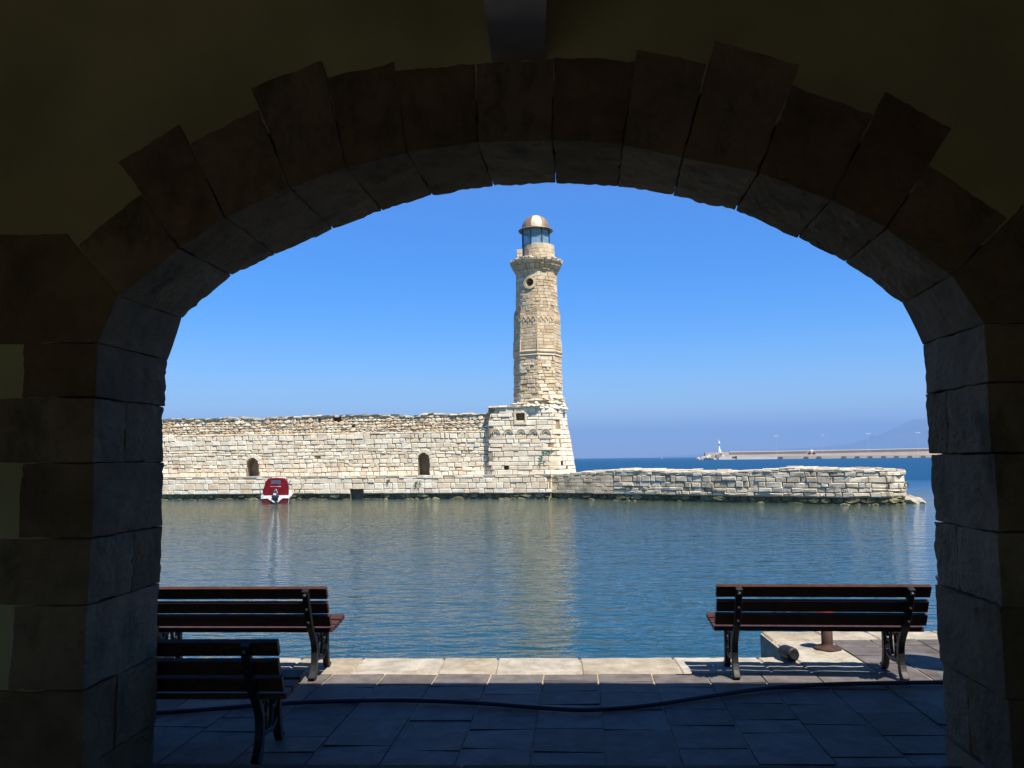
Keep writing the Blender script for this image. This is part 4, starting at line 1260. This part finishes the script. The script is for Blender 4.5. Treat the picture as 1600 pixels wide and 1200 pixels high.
# ================================================================== far breakwater
rng = random.Random(3)
YB = 770.0
def P(px, py, Y=YB): return at(px, py, Y)
bk = empty('breakwater', P(1270, 717), 'long pale concrete breakwater across the open water', 'breakwater')
def prism(name, pts, y0, y1, m_):
    bm = bmesh.new()
    A = [bm.verts.new((p.x, y0, p.z)) for p in pts]; B = [bm.verts.new((p.x, y1, p.z)) for p in pts]
    bm.faces.new(A); bm.faces.new(list(reversed(B)))
    n = len(pts)
    for i in range(n): bm.faces.new((A[i], A[(i + 1) % n], B[(i + 1) % n], B[i]))
    bmesh.ops.recalc_face_normals(bm, faces=bm.faces[:])
    return obj(name, bm, m_, bk)
zw_ = -1.5
def drop_(p): return Vector((p.x, p.y, zw_))
prism('quay_wall', [drop_(P(1118, 718)), drop_(P(2300, 712)), P(2300, 705.5), P(1213, 712.6), P(1213, 713.0), P(1118, 713.0)], YB, YB + 30, M_conc_far)
prism('pale_apron', [drop_(P(1122, 718)), drop_(P(1213, 718)), P(1213, 713.2), P(1122, 713.4)], YB - 3, YB - .1, M_conc_pale)
prism('storm_wall', [P(1112, 714), P(2300, 706), P(2300, 685), P(1400, 702), P(1300, 704), P(1160, 706.2), P(1140, 706), P(1112, 707.5)], YB + 30.1, YB + 36, M_conc_far)
prism('wall_coping', [P(1140, 706.6, YB + 30), P(1160, 706.4, YB + 30), P(1300, 704.1, YB + 30), P(1400, 702.1, YB + 30), P(2300, 685.1, YB + 30), P(2300, 684.1, YB + 30), P(1400, 701.2, YB + 30), P(1300, 703.2, YB + 30), P(1160, 705.4, YB + 30), P(1140, 705.4, YB + 30)], YB + 29, YB + 37, M_conc_pale)
fx_ = [1219, 1259, 1279, 1318, 1339, 1359, 1380, 1400, 1421, 1442, 1463]
for i, px in enumerate(fx_):
    o = None
    a, b_ = P(px - 3.4, 714.2 - (px - 1219) * .007), P(px + 3.4, 717.2 - (px - 1219) * .007)
    bm = bmesh.new()
    for j in range(3):
        tube(bm, [(a.x, YB - 1.0, b_.z + .3 + (a.z - b_.z) * (j + .4) / 3.2), (b_.x, YB - 1.0, b_.z + .3 + (a.z - b_.z) * (j + .4) / 3.2)], .5, 8)
    obj('tyre_fender', bm, M_rubber, bk)
bm = bmesh.new(); lay = bm.loops.layers.float_color.new('tone')
for i in range(90):
    px = rng.uniform(1088, 1130); f = (px - 1088) / 42
    py = rng.uniform(718 - 10 * min(1, f * 1.3), 718)
    q = P(px, py, YB + rng.uniform(-4, 12)); s = rng.uniform(.8, 1.9)
    b2 = bmesh.new(); bmesh.ops.create_icosphere(b2, subdivisions=1, radius=s)
    for v in b2.verts: v.co *= rng.uniform(.7, 1.2)
    bmesh.ops.translate(b2, vec=q, verts=b2.verts[:]); tone_all(b2, rng.uniform(.3, 1)); merge(bm, b2)
ro = obj('rock_armour', bm, M_rock, bk); ro['kind'] = 'stuff'
q = P(1124, 706.5, YB + 20)
hl = empty('harbour_beacon', q, 'small white harbour light tower at the tip of the far breakwater', 'beacon')
k_ = (P(1124, 700, YB + 20).z - q.z) / 6.5
bm = bmesh.new(); lathe(bm, [(2.2 * k_ * 1.3, -2), (2.2 * k_ * 1.3, 3.2 * k_), (2.6 * k_, 3.2 * k_), (2.6 * k_, 4 * k_)], q.x, q.y, 8); bmesh.ops.translate(bm, vec=(0, 0, q.z), verts=bm.verts[:]); obj('beacon_base', bm, M_white, hl)
bm = bmesh.new(); lathe(bm, [(1.5 * k_, 4 * k_), (.95 * k_, 10.2 * k_)], q.x, q.y, 12); bmesh.ops.translate(bm, vec=(0, 0, q.z), verts=bm.verts[:]); obj('beacon_tower', bm, M_white, hl)
bm = bmesh.new(); lathe(bm, [(.9 * k_, 10.2 * k_), (.9 * k_, 12.4 * k_)], q.x, q.y, 12); bmesh.ops.translate(bm, vec=(0, 0, q.z), verts=bm.verts[:]); obj('beacon_band', bm, M_rubber, hl)
bm = bmesh.new(); lathe(bm, [(1.0 * k_, 12.4 * k_), (2.0 * k_, 13.5 * k_), (2.0 * k_, 14.6 * k_), (1.1 * k_, 14.7 * k_), (1.1 * k_, 16.4 * k_), (.2 * k_, 17.6 * k_), (.1 * k_, 22 * k_)], q.x, q.y, 12); bmesh.ops.translate(bm, vec=(0, 0, q.z), verts=bm.verts[:]); obj('beacon_lantern', bm, M_white, hl)
def lamp(px, py, two, lb_):
    g = P(px, 708, YB + 24); t = P(px, py, YB + 24)
    r_ = empty('breakwater_lamp', g, lb_, 'street lamp', 'tall lamp posts on the breakwater')
    bm = bmesh.new(); tube(bm, [(g.x, g.y, g.z - 3), (g.x, g.y, t.z)], [.09, .05], 8); obj('post', bm, M_galv, r_)
    for s in ((-1, 1) if two else (1,)):
        bm = bmesh.new(); tube(bm, [(g.x, g.y, t.z - .3), (g.x + s * 1.2, g.y, t.z)], .1, 6); box(bm, g.x + s * 1.6 - .5, g.x + s * 1.6 + .5, g.y - .5, g.y + .5, t.z - .2, t.z + .25); obj('lamp_head', bm, M_white, r_)
lamp(1213.5, 681, True, 'twin headed lamp post on the breakwater nearest the beacon')
lamp(1285, 679.5, False, 'lamp post on the breakwater just past the wheel loader')
lamp(1357.5, 677.5, True, 'lamp post on the breakwater third from the beacon, between the loader and the arch pier')
lamp(1435.5, 676, True, 'twin headed lamp post on the breakwater close to the pier of the arch')
# wheel loader
q = P(1268, 710.2, YB + 12)
ld = empty('wheel_loader', q, 'dusty yellow wheel loader parked on the far breakwater', 'loader')
bm = bmesh.new(); box(bm, -1.0, 3.6, -1.2, 1.2, 1.3, 2.9); box(bm, -3.0, -.8, -1.0, 1.0, 1.2, 2.2); bevel(bm, .2); obj('body', bm, M_orange, ld, local=True)
bm = bmesh.new(); box(bm, -.9, 1.2, -1.0, 1.0, 2.95, 4.6); bevel(bm, .15); obj('cab', bm, M_white, ld, local=True)
bm = bmesh.new(); box(bm, -5.6, -4.6, -1.5, 1.5, .6, 1.9); tube(bm, [(-4.7, -.8, 1.4), (-2.4, -.8, 2.4)], .22, 6); tube(bm, [(-4.7, .8, 1.4), (-2.4, .8, 2.4)], .22, 6); obj('bucket', bm, M_orange, ld, local=True)
for (x_, y_) in ((-2.2, -1.3), (-2.2, 1.3), (2.2, -1.3), (2.2, 1.3)):
    bm = bmesh.new(); lathe(bm, [(.5, -.35), (1.15, -.35), (1.25, -.1), (1.25, .1), (1.15, .35), (.5, .35)], 0, 0, 16); bmesh.ops.transform(bm, matrix=Matrix.Translation((x_, y_, 1.2)) @ Matrix.Rotation(rad(90), 4, 'X'), verts=bm.verts[:]); obj('wheel', bm, M_rubber, ld, local=True)
# small white buoy boat far out
q = grd(1034, 716.6, -1)
sb = empty('sail_dinghy', q, 'tiny white boat far out by the horizon', 'boat')
bm = bmesh.new(); box(bm, -1.6, 1.6, -.7, .7, -.2, .9)
for v in bm.verts:
    if v.co.z < 0: v.co.x *= .7
bevel(bm, .2); obj('hull', bm, M_white, sb, local=True)
bm = bmesh.new(); box(bm, -.6, .5, -.5, .5, .9, 1.8); bevel(bm, .15); obj('cabin', bm, M_white, sb, local=True)

# ================================================================== hills and haze
bm = bmesh.new()
YH = 14000.0
hp_ = [(1000, 714), (1090, 710), (1150, 706), (1230, 701), (1290, 698), (1340, 690), (1360, 681), (1375, 679), (1400, 668), (1425, 656), (1450, 655), (1480, 650), (1530, 655), (1600, 640), (1700, 650), (1800, 640), (2000, 652), (2250, 630), (2600, 645), (3000, 650)]
hp2 = smooth_pts([at(px, py, YH) for px, py in hp_], 8)
rows = []
for f in (0, .25, .5, .75, 1.0):
    rows.append([])
    for i, p in enumerate(hp2):
        n_ = noise.noise(Vector((p.x * .0008, f * 3, 2)))
        h_ = p.z * math.sin(f * math.pi / 2) if f < 1 else p.z
        rows[-1].append(bm.verts.new((p.x + n_ * 300 * (1 - f), YH - 2500 * (1 - f) + n_ * 400 * (1 - f), (h_ if f else -8) + n_ * 60 * (1 - f) * f)))
for a, b_ in zip(rows, rows[1:]):
    for i in range(len(a) - 1): bm.faces.new((a[i], a[i + 1], b_[i + 1], b_[i]))
tag(obj('hills', bm, M_hill, smooth=True), kind='structure')
HAZE = 1.6e-4
if HAZE:
    hm = bpy.data.materials.new('sea_haze'); hm.use_nodes = True
    hn = hm.node_tree.nodes; hl_ = hm.node_tree.links
    hn.remove(hn['Principled BSDF'])
    pv = hn.new('ShaderNodeVolumePrincipled')
    pv.inputs['Color'].default_value = (.30, .53, .99, 1)
    pv.inputs['Density'].default_value = HAZE
    pv.inputs['Anisotropy'].default_value = 0.0
    hl_.new(pv.outputs[0], hn['Material Output'].inputs['Volume'])
    bm = bmesh.new(); box(bm, -15000, 15000, -1200, 23000, -8.0, 760)
    tag(obj('haze', bm, hm), kind='stuff')
